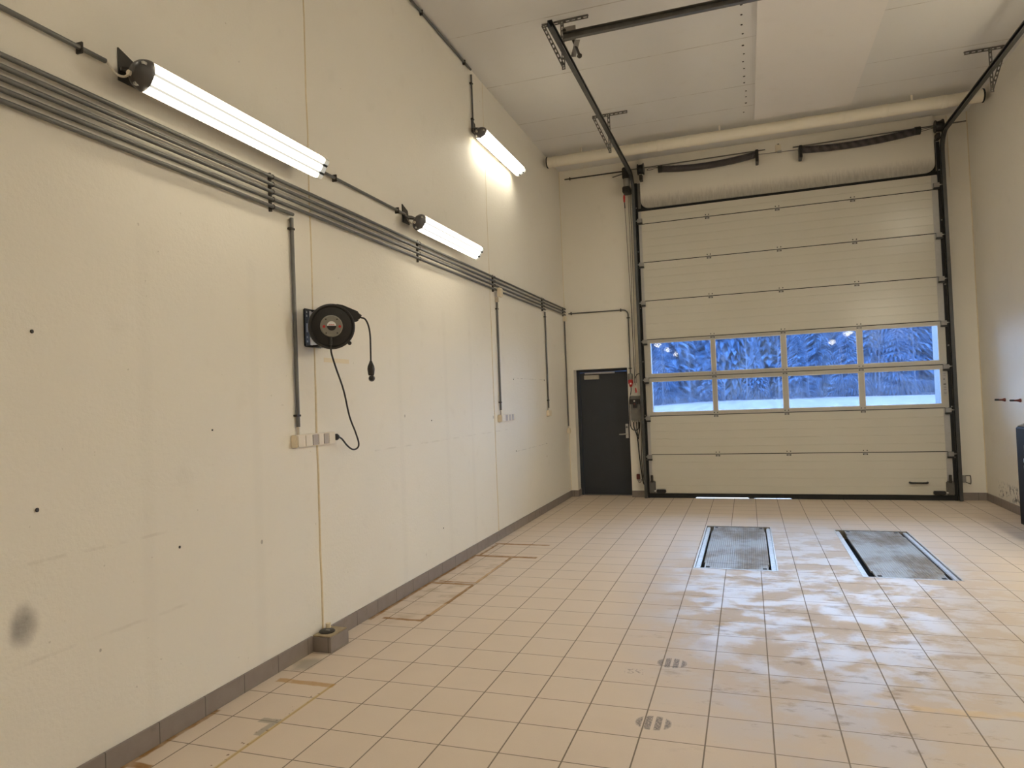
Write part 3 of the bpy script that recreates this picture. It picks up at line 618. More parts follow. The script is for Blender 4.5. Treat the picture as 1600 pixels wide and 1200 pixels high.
MB().box(1.035, 1.205, 10.945, D, 1.613, 1.628).build('top_lid', M['alu'], cb, bevel=0.003)
sb = MB().box(1.038, 1.196, 10.928, 10.954, 1.485, 1.565).build('switch_band', M['black'], cb, bevel=0.004)
MB().box(1.085, 1.145, 10.91, 10.9275, 1.425, 1.535).build('switch_block', M['black'], cb, bevel=0.004)
MB().cyl((1.112, 10.90, 1.535), (1.112, 10.91, 1.535), 0.013).build('button', M['steel'], cb)
MB().cyl((1.112, 10.90, 1.487), (1.112, 10.91, 1.487), 0.011).build('red_button', M['dark_red'], cb)
for k in range(5):
    MB().cyl((1.055 + k * 0.032, 10.99, 1.20), (1.055 + k * 0.032, 10.99, 1.2245), 0.010, 10).build('cable_gland', M['alu'], cb)
def cable(label, pts, r=0.009, mat='black', group=None, name='black_cable', cat='cable'):
    o = MB().tube(catmull(pts), r, 8).build(name, M[mat]); return tag(o, label, cat, group)
cable('black cable leaving the control box on its left and running down to the floor', [(1.075, 10.985, 1.198), (1.08, 10.97, 1.12), (1.12, 10.96, 1.0), (1.135, 10.96, 0.9), (1.145, 10.965, 0.7), (1.165, 10.97, 0.45), (1.185, 10.98, 0.26), (1.2, 10.99, 0.205)], 0.009)
cable('black cable leaving the middle of the control box, joining the bundle below', [(1.122, 10.985, 1.198), (1.128, 10.95, 1.1), (1.138, 10.945, 0.98)], 0.008)
cable('black cable leaving the right of the control box, joining the bundle below', [(1.17, 10.985, 1.198), (1.168, 10.955, 1.08), (1.150, 10.945, 0.98), (1.146, 10.945, 0.93)], 0.008)
cable('dark cable looping from behind the left track to the red plug fittings', [(1.20, 10.97, 1.97), (1.165, 10.955, 1.95), (1.135, 10.95, 1.90), (1.125, 10.95, 1.82)], 0.006)
cable('thin dark cable hanging close beside the left track below the control box', [(1.19, 10.985, 1.198), (1.192, 10.985, 0.9), (1.175, 10.99, 0.6), (1.19, 11.015, 0.33), (1.205, 11.0255, 0.2)], 0.005)
rb_ = thing('photocell', 'small dark red sensor box low on the wall beside the left track', 'sensor', (1.11, D, 0.32))
MB().box(1.085, 1.135, 10.985, D, 0.285, 0.37).build('sensor_body', M['dark_red'], rb_, bevel=0.005)
MB().box(1.095, 1.13, 10.99, D, 0.262, 0.284).build('sensor_foot', M['alu'], rb_)
MB().tube(catmull([(1.112, 11.0, 0.262), (1.12, 10.99, 0.235), (1.15, 10.99, 0.25), (1.16, 11.0, 0.29)]), 0.004, 6).build('lead', M['clip'], rb_)
hk = thing('wall_bracket', 'galvanised strap bracket low on the rear wall right of the gate', 'bracket', (5.56, D, 0.29))
MB().box(5.54, 5.61, D - 0.03, D - 0.001, 0.245, 0.345).build('strap', M['galv'], hk, bevel=0.002)
MB().tube(catmull([(5.605, D - 0.03, 0.34), (5.64, D - 0.06, 0.345), (5.655, D - 0.06, 0.335), (5.655, D - 0.06, 0.24), (5.64, D - 0.06, 0.235), (5.605, D - 0.03, 0.25)]), 0.006, 8).build('loop', M['clip'], hk)

# ------------------------------------------------------------------ white duct, ceiling board
du = thing('ventilation_duct', 'white round duct running along the top of the gate wall under the ceiling', 'duct', (2.9, 10.1, 5.235))
MB().tube([(0.075, 10.1, 5.238), (5.78, 10.1, 5.238)], 0.0785, 28).build('pipe', M['duct'], du)
MB().lathe([(0.083, 0), (0.086, 0.004), (0.086, 0.012), (0.083, 0.016)], (0.06, 10.1, 5.238), (1, 0, 0), 28).build('end_ring', M['rubber'], du)
MB().lathe([(0.083, 0), (0.086, 0.004), (0.086, 0.012), (0.083, 0.016)], (5.782, 10.1, 5.238), (1, 0, 0), 28).build('end_ring', M['rubber'], du)
for x in (0.19, 1.77, 2.17, 4.16, 4.68, 5.36):
    MB().lathe([(0.079, 0), (0.082, 0.004), (0.082, 0.066), (0.079, 0.07)], (x - 0.035, 10.1, 5.238), (1, 0, 0), 28).build('coupling', M['duct'], du)
for x in (0.6, 2.6, 5.0):
    MB().box(x - 0.012, x + 0.012, 10.095, 10.105, 5.316, H).build('ceiling_strap', M['duct'], du)
bd = tag(MB().box(3.065, 4.27, 4.3, 9.98, H - 0.045, H - 0.0005).build('ceiling_board', M['board'], bevel=0.002), 'wide smooth white board fixed flat against the ceiling toward the gate', 'board')

# ------------------------------------------------------------------ conduits
R = 0.0118
def conduit(label, pts, r=R, group=None, mat='conduit'):
    P = [Vector(p) for p in pts]
    return tag(MB().tube(P, r, 12).build('conduit', M[mat]), label, 'conduit', group)
CZ = [3.085, 3.037, 2.989, 2.942, 2.895]; CX = 0.030; G5 = 'parallel conduits along the left wall'
ends = [10.985, 10.98, 10.975, 9.79, 3.80]
names5 = ['topmost of the five parallel grey conduits on the left wall', 'second from top of the parallel grey conduits on the left wall', 'third from top of the parallel grey conduits on the left wall',
          'fourth from top of the parallel conduits, ending above the single socket', 'lowest parallel conduit, ending where a pipe drops to the reel socket strip']
for z, e, n_ in zip(CZ, ends, names5): conduit(n_, [(CX, YF + 0.02, z), (CX, e, z)], group=G5)
def clamp_bar(label, y, zt, zb):
    c_ = thing('conduit_clamp', label, 'clamp', (0, y, zb), 'clamp bars holding the parallel conduits')
    MB().box(0.0, CX - R - 0.0005, y - 0.007, y + 0.007, zb - 0.028, zt + 0.028).build('back_rail', M['clip'], c_)
    for z in [q for q in CZ if zb - 0.01 <= q <= zt + 0.01]:
        pp = [(CX + (R + 0.0026) * math.cos(a), y, z + (R + 0.0026) * math.sin(a)) for a in [(-0.62 + 1.24 * k / 8) * PI for k in range(9)]]
        MB().tube(pp, 0.0024, 6).build('saddle', M['clip'], c_)
    return c_
clamp_bar('clamp bar across all five conduits above the cable reel', 3.60, CZ[0], CZ[4])
clamp_bar('clamp bar across four conduits below the middle wall lamp', 5.655, CZ[0], CZ[3])
clamp_bar('clamp bar across four conduits just before the cream junction box', 7.62, CZ[0], CZ[3])
clamp_bar('clamp bar across four conduits above the single socket', 9.69, CZ[0], CZ[3])
clamp_bar('clamp bar across three conduits in the corner by the rear wall', 10.90, CZ[0], CZ[2])
clamp_bar('clamp bar across all five conduits behind the viewpoint', 0.6, CZ[0], CZ[4])
conduit('upper grey conduit ending at the nearest wall lamp', [(0.022, YF + 0.02, 3.285), (0.022, 2.42, 3.285)])
conduit('upper grey conduit running from nearest wall lamp to middle wall lamp', [(0.022, 2.9, 3.290), (0.022, 5.41, 3.294)])
conduit('dark conduit tucked along the ceiling edge of the left wall', [(0.018, YF + 0.02, 5.365), (0.018, 7.14, 5.365)])
conduit('short vertical conduit dropping from the ceiling edge to the high lamp', [(0.018, 7.15, 5.31), (0.018, 7.15, 4.70)], 0.0105)
conduit('vertical conduit dropping beside the cable reel to its socket strip', [(0.018, 3.80, 2.872), (0.018, 3.805, 1.495)], 0.0125)
conduit('vertical conduit dropping from the junction box to the striped socket strip', [(0.018, 7.72, 2.80), (0.018, 7.715, 1.505)], 0.0125)
conduit('vertical conduit dropping to the single cream socket left of the door', [(0.018, 9.80, 2.915), (0.018, 9.80, 1.485)], 0.0115)
conduit('vertical conduit in the corner dropping to the low corner socket', [(0.020, 10.94, 2.88), (0.020, 10.94, 1.165)], 0.0115)
pts = [(0.075, D - 0.018, 3.010), (0.97, D - 0.018, 3.004)] + [(0.97 + 0.085 * math.sin(a * PI / 12), D - 0.018, 3.004 - 0.085 + 0.085 * math.cos(a * PI / 12)) for a in range(1, 7)] + [(1.055, D - 0.018, 2.4), (1.052, D - 0.018, 1.975)]
conduit('conduit over the charcoal door bending down to the red plug', pts, 0.010)
conduit('thin dark conduit high on the rear wall left of the motor unit', [(0.10, D - 0.016, 5.242), (1.075, D - 0.016, 5.238)], 0.010, None, 'clip')
def clip(label, p, axis):
    c_ = thing('pipe_clip', label, 'clip', p, 'single clips on lone conduits')
    x, y, z = p
    if axis == 'y': MB().box(0.0, x + 0.016, y - 0.005, y + 0.005, z - 0.026, z + 0.026).build('clip_body', M['clip'], c_, bevel=0.002)
    elif axis == 'z': MB().box(0.0, x + 0.014, y - 0.026, y + 0.016, z - 0.007, z + 0.007).build('clip_body', M['clip'], c_, bevel=0.002)
    elif axis == 'x': MB().box(x - 0.007, x + 0.007, y - 0.014, D + 0.001, z - 0.024, z + 0.024).build('clip_body', M['clip'], c_, bevel=0.002)
    else: MB().box(x - 0.026, x + 0.026, y - 0.014, D, z - 0.007, z + 0.007).build('clip_body', M['clip'], c_, bevel=0.002)
for a_ in (('clip on the upper conduit just before the nearest lamp', (0.022, 2.29, 3.285), 'y'), ('clip on the upper conduit just past the nearest lamp', (0.022, 4.32, 3.292), 'y'),
           ('clip on the upper conduit just before the middle lamp', (0.022, 5.27, 3.293), 'y'), ('clip on the ceiling edge conduit above the high lamp', (0.018, 6.95, 5.36), 'y'), ('clip on the ceiling edge conduit at the picture top', (0.018, 5.9, 5.36), 'y'),
           ('clip near the top of the high lamp drop conduit', (0.018, 7.15, 5.21), 'z'), ('clip near the bottom of the high lamp drop conduit', (0.018, 7.15, 4.80), 'z'),
           ('clip near the top of the conduit beside the reel', (0.018, 3.80, 2.80), 'z'), ('clip near the bottom of the conduit beside the reel', (0.018, 3.804, 1.57), 'z'),
           ('clip near the top of the conduit under the junction box', (0.018, 7.72, 2.72), 'z'), ('clip near the bottom of the conduit above the striped strip', (0.018, 7.716, 1.60), 'z'),
           ('clip near the top of the conduit above the single socket', (0.018, 9.80, 2.84), 'z'), ('clip near the bottom of the conduit above the single socket', (0.018, 9.80, 1.60), 'z'),
           ('clip at the corner end of the conduit over the door', (0.12, D - 0.018, 3.010), 'x'), ('clip at the bend of the conduit over the door', (0.94, D - 0.018, 3.004), 'x'),
           ('clip just below the bend of the conduit over the door', (1.055, D - 0.018, 2.87), 'w'), ('clip just above the red plug', (1.053, D - 0.018, 2.06), 'w'), ('clip on the thin dark conduit high on the rear wall', (0.19, D - 0.016, 5.242), 'x')):
    clip(*a_)

# ------------------------------------------------------------------ sockets and junction boxes
def jbox(label, x0, x1, y0, y1, z0, z1, name='junction_box', cat='junction box'):
    b_ = thing(name, label, cat, (x0, (y0 + y1) / 2, z0))
    MB().box(x0, x1, y0, y1, z0, z1).build('box_body', M['white_plastic'], b_, bevel=0.005)
    MB().box(x1, x1 + 0.004, y0 + 0.012, y1 - 0.012, z0 + 0.012, z1 - 0.012).build('cover', M['white_plastic'], b_, bevel=0.0015)
    return b_
jb1 = jbox('square cream junction box on the parallel conduits above the striped strip', 0.044, 0.085, 7.66, 7.76, 2.86, 2.965)
MB().box(0.0, 0.0435, 7.70, 7.72, 2.80, 2.86).build('cable_stub', M['cable_grey'], jb1)
jb2 = jbox('cream junction box in the corner below the three conduits', 0.0, 0.05, 10.90, 10.985, 2.885, 2.968)
s1 = jbox('single cream wall socket left of the charcoal door, higher of two', 0.0, 0.045, 9.73, 9.87, 1.365, 1.452, 'wall_socket', 'socket')
MB().cyl((0.016, 9.80, 1.4525), (0.016, 9.80, 1.4845), 0.006, 8).build('cable_stub', M['cable_grey'], s1)
s2 = jbox('small cream wall socket in the corner, lower of two', 0.0, 0.045, 10.89, 10.98, 1.045, 1.13, 'wall_socket', 'socket')
MB().cyl((0.016, 10.94, 1.1305), (0.016, 10.94, 1.1645), 0.006, 8).build('cable_stub', M['cable_grey'], s2)
def socket_strip(label, y0, y1, z0, z1, mods, ycab):
    s_ = thing('socket_strip', label, 'socket strip', (0, (y0 + y1) / 2, z0))
    MB().box(0.0, 0.046, y0, y1, z0, z1).build('strip_body', M['white_plastic'], s_, bevel=0.005)
    y = y0 + 0.008
    for w, m_ in mods:
        MB().box(0.0462, 0.0515, y + 0.002, y + w - 0.002, z0 + 0.006, z1 - 0.006).build('socket_module', M[m_], s_, bevel=0.002); y += w
    MB().cyl((0.018, ycab, z1 + 0.0005), (0.018, ycab, z1 + 0.05), 0.007, 8).build('cable_stub', M['cable_grey'], s_)
    return s_
socket_strip('cream socket strip below the cable reel, with a black plug in its end', 3.745, 4.185, 1.362, 1.444, [(0.082, 'white_plastic'), (0.078, 'white_plastic'), (0.068, 'grey_plastic'), (0.060, 'white_plastic'), (0.060, 'grey_plastic'), (0.078, 'white_plastic')], 3.806)
socket_strip('cream and grey striped socket strip farther along the left wall', 7.645, 8.15, 1.368, 1.452, [(0.14, 'white_plastic'), (0.07, 'grey_plastic'), (0.05, 'white_plastic'), (0.07, 'grey_plastic'), (0.045, 'white_plastic'), (0.06, 'grey_plastic'), (0.05, 'white_plastic')], 7.714)
tag(MB().box(0.0, 0.0012, 4.142, 4.463, 1.936, 1.968).build('masking_tape', M['tape']), 'short strip of beige masking tape on the wall below the cable reel', 'tape')

# ------------------------------------------------------------------ cable reel
RC = Vector((0.255, 3.87, 2.145)); N_ = Vector((0.60, -0.79, -0.10)).normalized(); U_ = Vector((0.792, 0.602, 0)).normalized(); V_ = U_.cross(N_) * 1.0
V_ = V_ if V_.z > 0 else -V_
def rp(a, b, c_=0.0): return RC + U_ * a + V_ * b + N_ * c_
rl = thing('cable_reel', 'black round retractable cable reel with grey hub on the left wall', 'cable reel', (0.0, 3.93, 2.03))
MB().lathe([(0.03, -0.135), (0.125, -0.135), (0.143, -0.125), (0.150, -0.10), (0.150, -0.035), (0.146, -0.02), (0.149, -0.012), (0.149, -0.004), (0.142, 0.004), (0.134, 0.004), (0.128, -0.004), (0.10, 0.0), (0.072, 0.002), (0.03, 0.002)], RC, N_, 48).build('drum_case', M['black'], rl)
hb = MB().lathe([(0.02, 0.002), (0.072, 0.002), (0.072, 0.016), (0.066, 0.021), (0.02, 0.021)], RC + U_ * -0.004 + V_ * 0.002, N_, 36).build('hub', M['hubgrey'], rl)
MB().lathe([(0.005, 0.0212), (0.029, 0.0212), (0.029, 0.0222), (0.005, 0.0222)], RC + U_ * -0.004 + V_ * 0.002, N_, 28).build('label_lower', M['black'], hb)
half = [(0.029 * math.cos(a), 0.029 * math.sin(a)) for a in [PI * k / 14 for k in range(15)]]
MB().prism(half, rp(-0.004, 0.005, 0.0223), U_, V_, N_ * 0.0006).build('label_upper', M['white'], hb)
for k in range(6): MB().prism([(0, 0), (0.0045, 0), (0.0045, 0.006), (0, 0.006)], rp(-0.022 + k * 0.0062, 0.008, 0.0229), U_, V_, N_ * 0.0004).build('printed_mark', M['red'], hb)
for a_, b_ in ((-0.052, 0.0), (0.048, 0.0)):
    MB().lathe([(0.004, 0.0212), (0.009, 0.0212), (0.009, 0.023), (0.004, 0.023)], rp(a_, b_), N_, 14).build('red_dot', M['red'], hb)
for a_ in (0.9, 2.24, 4.04, 5.38):
    MB().lathe([(0.002, 0.0212), (0.005, 0.0212), (0.005, 0.023), (0.002, 0.023)], rp(-0.004 + 0.057 * math.cos(a_), 0.002 + 0.057 * math.sin(a_)), N_, 10).build('screw', M['clip'], hb)
for a_ in (0.9, 3.02, -0.12):
    MB().bar(rp(0.085 * math.cos(a_), 0.085 * math.sin(a_), 0.0015), rp(0.118 * math.cos(a_), 0.118 * math.sin(a_), 0.0005), 0.004, 0.003, N_).build('case_rib', M['black'], rl)
nz = [(0.03, 0.150), (0.075, 0.142), (0.178, 0.098), (0.180, 0.045), (0.160, 0.028), (0.142, 0.035), (0.10, 0.09)]
arm = MB().prism(nz, rp(0, 0, -0.115), U_, V_, N_ * 0.09).build('outlet_arm', M['black'], rl, bevel=0.006)
MB().cyl(rp(0.172, 0.075, -0.07), rp(0.192, 0.062, -0.07), 0.018, 14).build('cable_guide', M['black'], arm)
MB().lathe([(0.0065, 0), (0.013, 0.0), (0.013, 0.012), (0.0065, 0.012)], rp(0.112, -0.110, -0.03), N_, 16).build('lug', M['black'], rl)
# wall bracket
bk = MB().box(0.0, 0.012, 3.915, 4.11, 2.03, 2.292).build('wall_plate', M['black'], rl, bevel=0.006)
MB().box(0.0122, 0.0135, 3.972, 4.10, 2.045, 2.278).build('plate_label', M['white'], bk)
for z in (2.06, 2.09, 2.235, 2.26): MB().box(0.0122, 0.0132, 3.935, 3.947, z, z + 0.014).build('slot', M['stile'], bk)
MB().box(0.0122, 0.0132, 3.932, 3.950, 2.13, 2.19).build('plate_sticker', M['galv'], bk)
MB().box(0.0125, 0.16, 3.99, 4.10, 2.272, 2.286).build('bracket_arm', M['black'], rl, bevel=0.003)
MB().box(0.0125, 0.16, 3.99, 4.10, 2.032, 2.046).build('bracket_arm', M['black'], rl, bevel=0.003)
P0 = rp(0.19, 0.062, -0.07)
tp = catmull([P0, P0 + Vector((0.025, 0.02, -0.012)), P0 + Vector((0.040, 0.035, -0.055)), P0 + Vector((0.047, 0.042, -0.12)), P0 + Vector((0.047, 0.042, -0.22)), P0 + Vector((0.046, 0.042, -0.295))])
tl_ = MB().tube(tp, 0.0060, 10).build('outlet_cord', M['black'], rl)
E0 = tp[-1]
MB().lathe([(0.008, 0.0), (0.012, -0.012), (0.022, -0.035), (0.025, -0.055), (0.021, -0.09), (0.017, -0.098)], E0, (0.02, -0.02, 1), 16).build('coupling_socket', M['black'], tl_)
MB().lathe([(0.004, 0.024), (0.016, 0.018), (0.022, 0.0), (0.016, -0.018), (0.004, -0.024)], E0 + Vector((0.004, -0.002, -0.118)), (0.3, -0.8, 0.1), 16).build('socket_cap', M['black'], tl_)
cpts = [(0.250, 3.855, 2.065), (0.251, 3.857, 2.02), (0.24, 3.877, 1.97), (0.22, 3.954, 1.877), (0.18, 4.1, 1.729), (0.14, 4.225, 1.55), (0.11, 4.345, 1.43), (0.088, 4.42, 1.346), (0.075, 4.42, 1.309), (0.070, 4.364, 1.304), (0.068, 4.298, 1.337), (0.066, 4.240, 1.385), (0.062, 4.207, 1.404)]
pc = MB().tube(catmull(cpts), 0.0062, 10).build('supply_cord', M['black'], rl)
MB().tube([(0.250, 3.855, 2.075), (0.251, 3.857, 2.025)], 0.0105, 10).build('strain_relief', M['black'], pc)
MB().lathe([(0.007, 0.022), (0.013, 0.018), (0.022, 0.008), (0.024, 0.0), (0.022, -0.014)], (0.045, 4.2005, 1.405), (0.55, 0.8, 0.0), 16).build('plug', M['black'], pc)

# ------------------------------------------------------------------ wall lamps
def lamp(label, ct, theta, y0, y1, mir, wall_z, arm_to, glow, group='lit twin tube wall lamps'):
    """ct = (x, z) centre of the luminous face; theta = downward tilt; mir = +1 left wall, -1 right wall"""
    wx = 0.0 if mir > 0 else W
    nx_, nz_ = math.cos(theta) * mir, -math.sin(theta); n3 = Vector((nx_, 0, nz_)); t3 = Vector((-math.sin(theta) * mir, 0, -math.cos(theta)))
    C0 = Vector((ct[0] if mir > 0 else W - ct[0], 0, ct[1]))
    L_ = thing('wall_lamp', label, 'lamp', (wx, y0, ct[1]), group)
    def q(a, y, b): return C0 + t3 * a + n3 * b + Vector((0, y, 0))
    # diffuser trough
    sec = [(-0.073, -0.042), (-0.070, -0.010), (-0.062, 0.0), (0.062, 0.0), (0.070, -0.010), (0.073, -0.042)]
    me = bpy.data.meshes.new('diffuser'); off = Vector(L_['_w']); ns = len(sec)
    vs = [q(a, y, b) - off for y in (y0, y1) for a, b in sec]
    fs = [(k, k + 1, ns + k + 1, ns + k) for k in range(ns - 1)] + [tuple(range(ns - 1, -1, -1)), tuple(range(ns, 2 * ns))]
    if mir < 0: fs = [tuple(reversed(f)) for f in fs]
    me.from_pydata([tuple(v_) for v_ in vs], [], fs); ul = me.uv_layers.new(name='UVMap')
    for p in me.polygons:
        for li in p.loop_indices:
            vi = me.loops[li].vertex_index; ul.data[li].uv = (vi // ns, (sec[vi % ns][0] + 0.073) / 0.146)
    me.materials.append(glow_of(glow)); link('diffuser', me, L_)
    prof = [(-0.0745, -0.040)] + [(-0.0745 * math.cos(a), -0.044 - 0.058 * math.sin(a)) for a in [PI * k / 10 for k in range(11)]] + [(0.0745, -0.040)]
    MB().prism(prof, q(0, y0, 0), t3, n3, Vector((0, y1 - y0, 0))).build('housing', M['housing'], L_)
    # rounded end cap at the mounting end
    vs = []; rings = 7; m = 18
    for i in range(rings):
        f = i / (rings - 1); k_ = math.sqrt(max(0.0, 1 - (f * 0.93) ** 2))
        for j in range(m):
            a = 2 * PI * j / m; vs.append(q(0.076 * k_ * math.cos(a), y0 - 0.080 * f, -0.045 + 0.050 * k_ * math.sin(a)))
    fs = [(i * m + j, i * m + (j + 1) % m, (i + 1) * m + (j + 1) % m, (i + 1) * m + j) for i in range(rings - 1) for j in range(m)] + [tuple(range(m)), tuple((rings - 1) * m + j for j in range(m))]
    cap = MB().add(vs, fs).build('end_cap', M['housing'], L_)
    for a in (-0.05, 0.05): MB().box(*(lambda c_: (c_.x - 0.007, c_.x + 0.007, c_.y - 0.01, c_.y + 0.01, c_.z - 0.007, c_.z + 0.007))(q(a, y0 - 0.05, -0.005 - abs(a) * 0.4))).build('clasp', M['steel'], cap)
    # bracket from the wall
    yb = y0 - 0.06
    sx = mir
    MB().prism([(0.0, 0.085), (0.0, -0.075), (0.13, -0.075), (0.10, 0.045)], (wx + sx * 0.0, yb + 0.07, wall_z), (0, 1, 0), (0, 0, 1), (sx * 0.008, 0, 0)).build('bracket_plate', M['clip'], L_)
    tgt = q(0.0, y0 - 0.045, -0.080)
    MB().bar((wx + sx * 0.008, yb + 0.14, wall_z - 0.005), tuple(tgt), 0.095, 0.012, (0, 0, 1)).build('bracket_arm', M['clip'], L_)
    if arm_to:
        P = [Vector(arm_to)]; e = q(0.02, y0 - 0.079, -0.045)
        P += [P[0].lerp(e, 0.4) + Vector((0, 0, -0.035)), P[0].lerp(e, 0.75) + Vector((0, 0, -0.03)), e]
        MB().tube(catmull(P), 0.0055, 8).build('supply_cable', M['cable_grey'], L_)
        MB().cyl(tuple(e + Vector((0, -0.012, 0))), tuple(e + Vector((0, 0.006, 0))), 0.012, 12).build('gland', M['cable_grey'], cap)
    return L_
TA = math.radians(32)
LOW, HIGH = (0.2245, 3.1885), (0.137, 4.583)
lampA = lamp('nearest and largest lit wall lamp, on the left wall above the conduits', LOW, TA, 2.495, 3.90, 1, 3.31, (0.022, 2.425, 3.285), 15)
lampB = lamp('lit wall lamp farther along the conduits, before the junction box', (0.2135, 3.169), math.radians(37), 5.385, 6.75, 1, 3.30, (0.022, 5.415, 3.294), 17)
lampC = lamp('high lit wall lamp under the ceiling, hanging at the foot of a short conduit', HIGH, math.radians(63), 7.132, 8.547, 1, 4.735, (0.018, 7.15, 4.69), 26)
lampD = lamp('high lit wall lamp on the right wall, only its tip seen at the edge', (0.165, 4.60), math.radians(63), 6.98, 8.36, -1, 4.745, None, 36)
fillE = lamp('unseen fill lamp low on the right wall, brightening the far left wall', LOW, math.radians(63), 5.3, 6.7, -1, 3.31, None, 136)  # out of view; place, tilt and output chosen to brighten the left wall
fillF = lamp('unseen fill lamp low on the right wall, opposite the cable reel', LOW, math.radians(64), 2.5, 3.9, -1, 3.31, None, 33)  # out of view; tilt and output set for light on the near left wall
lampG = lamp('first lit lamp behind the viewpoint on the left wall', LOW, TA, -0.43, 0.97, 1, 3.31, None, 17)
lampI = lamp('first lit lamp behind the viewpoint on the right wall', LOW, math.radians(50), -0.6, 0.8, -1, 3.31, None, 22)
dup(lampG, (0, -2.9, 0), 'second lit lamp behind the viewpoint on the left wall')
dup(lampG, (0, -5.8, 0), 'third lit lamp behind the viewpoint on the left wall')
dup(lampI, (0, -3.9, 0), 'second lit lamp behind the viewpoint on the right wall')
fillH = lamp('unseen high fill lamp added behind the viewpoint on the left wall', HIGH, math.radians(63), 0.6, 2.0, 1, 4.70, None, 20)  # unseen upper lamp, put in for the general light level
fillJ = lamp('unseen high fill lamp added behind the viewpoint on the right wall', HIGH, math.radians(63), 0.6, 2.0, -1, 4.70, None, 20)  # its unseen counterpart on the other wall, also added for light

# ------------------------------------------------------------------ floor pits, plinth
def pit(label, x0, x1, y0, y1, px0, px1):
    p = thing('floor_plate', label, 'floor plate', ((x0 + x1) / 2, (y0 + y1) / 2, -0.13), 'sunken test plates in the tiled floor')
    t_ = 0.012
    MB().cells([x0 + 0.001, x0 + t_, x1 - t_, x1 - 0.001], [y0 + 0.001, y0 + t_ + 0.008, y1 - t_, y1 - 0.001], {(1, 1)}, -0.128, 0.0015, XY).build('steel_frame', M['edge'], p, smooth=False)
    MB().box(x0 + t_, x1 - t_, y0 + t_ + 0.008, y1 - t_, -0.135, -0.10).build('pit_floor', M['pit'], p)
    MB().box(x0 + t_, x0 + 0.055, y0 + 0.022, y1 - 0.013, -0.099, -0.012).build('side_rail', M['edge'], p, bevel=0.006)
    MB().box(x1 - 0.055, x1 - t_, y0 + 0.022, y1 - 0.013, -0.099, -0.012).build('side_rail', M['edge'], p, bevel=0.006)
    L_ = y1 - y0
    ys = [y0 + 0.026, y0 + 0.24, y1 - 0.30, y1 - 0.03]
    for k in range(3):
        inset = 0.012 if k != 1 else 0.0
        c_ = MB().box(px0 + inset, px1 - inset, ys[k] + 0.002, ys[k + 1] - 0.002, -0.022, -0.003).build('cover_plate', M['cover'], p, bevel=0.002, seg=1)
        if k != 1:
            for x in (px0 + 0.045, px1 - 0.045):
                y = ys[0] + 0.045 if k == 0 else ys[3] - 0.055
                MB().box(x - 0.017, x + 0.017, y - 0.024, y + 0.024, -0.0028, -0.0015).build('lifting_slot', M['pit'], c_)
    MB().box(px0 + 0.06, px1 - 0.06, y0 + 0.1, y1 - 0.1, -0.099, -0.0225).build('support', M['pit'], p)
pit('left sunken ribbed metal plate in the floor before the gate', *PITL, 2.345, 2.935)
pit('right sunken ribbed metal plate in the floor before the gate', *PITR, 3.765, 4.335)
pl = thing('tiled_plinth', 'small brown tiled block on the floor against the left wall seam', 'plinth', (0.08, 4.0, 0))
MB().box(0.001, 0.150, 3.897, 4.110, 0, 0.098).build('tiled_sides', M['base_x'], pl, bevel=0.002)
MB().box(0.008, 0.143, 3.904, 4.103, 0.0982, 0.106).build('mortar_top', M['plinth_top'], pl, bevel=0.002)
fg = MB().lathe([(0.01, 0.1062), (0.052, 0.1062), (0.052, 0.114), (0.044, 0.120), (0.010, 0.121)], (0.062, 3.99, 0), (0, 0, 1), 28).build('pipe_flange', M['clip'], pl)
MB().box(0.06, 0.09, 3.975, 3.985, 0.1212, 0.1225).build('flange_label', M['stile'], fg)
MB().tube([(0.045, 4.03, 0.12), (0.045, 4.03, 0.150)], 0.018, 12).build('pipe_stub', M['caulk'], fg)

# ------------------------------------------------------------------ right wall: hooks, cabinet
def peg(label, y, z):
    p = thing('wall_hook', label, 'hook', (W, y, z), 'red hooks on the right wall')
    MB().lathe([(0.010, 0), (0.022, 0.0), (0.022, 0.012), (0.017, 0.022), (0.012, 0.04), (0.011, 0.07)], (W, y, z), (-1, 0, 0.03), 14).build('red_peg', M['dark_red'], p)
    MB().lathe([(0.011, 0), (0.012, 0.004), (0.012, 0.038), (0.009, 0.044)], (W - 0.07, y, z + 0.003), (-1, 0, 0.03), 14).build('black_tip', M['black'], p)
peg('red hook with black tip on the right wall, nearer the gate', 10.14, 1.388)
peg('red hook with black tip on the right wall, nearer the black cabinet', 9.62, 1.386)
cab = thing('test_cabinet', 'black equipment cabinet with white vertical lettering against the right wall', 'cabinet', (5.62, 8.1, 0.0))
x0 = 5.455
MB().prism([(x0, 0.125), (5.80, 0.125), (5.80, 1.27), (x0 + 0.012, 1.137), (x0, 1.125)], (0, 7.55, 0), (1, 0, 0), (0, 0, 1), (0, 0.985, 0)).build('cabinet_body', M['cabinet'], cab, bevel=0.002)
MB().prism([(x0 + 0.015, 1.1425), (5.80, 1.274), (5.80, 1.282), (x0 + 0.012, 1.1485)], (0, 7.56, 0), (1, 0, 0), (0, 0, 1), (0, 0.965, 0)).build('sloped_top', M['cabtop'], cab)
for y in (7.62, 8.36):
    for x in (5.55, 5.73): MB().box(x - 0.03, x + 0.03, y - 0.03, y + 0.03, 0.0, 0.1245).build('foot', M['black'], cab, bevel=0.004)
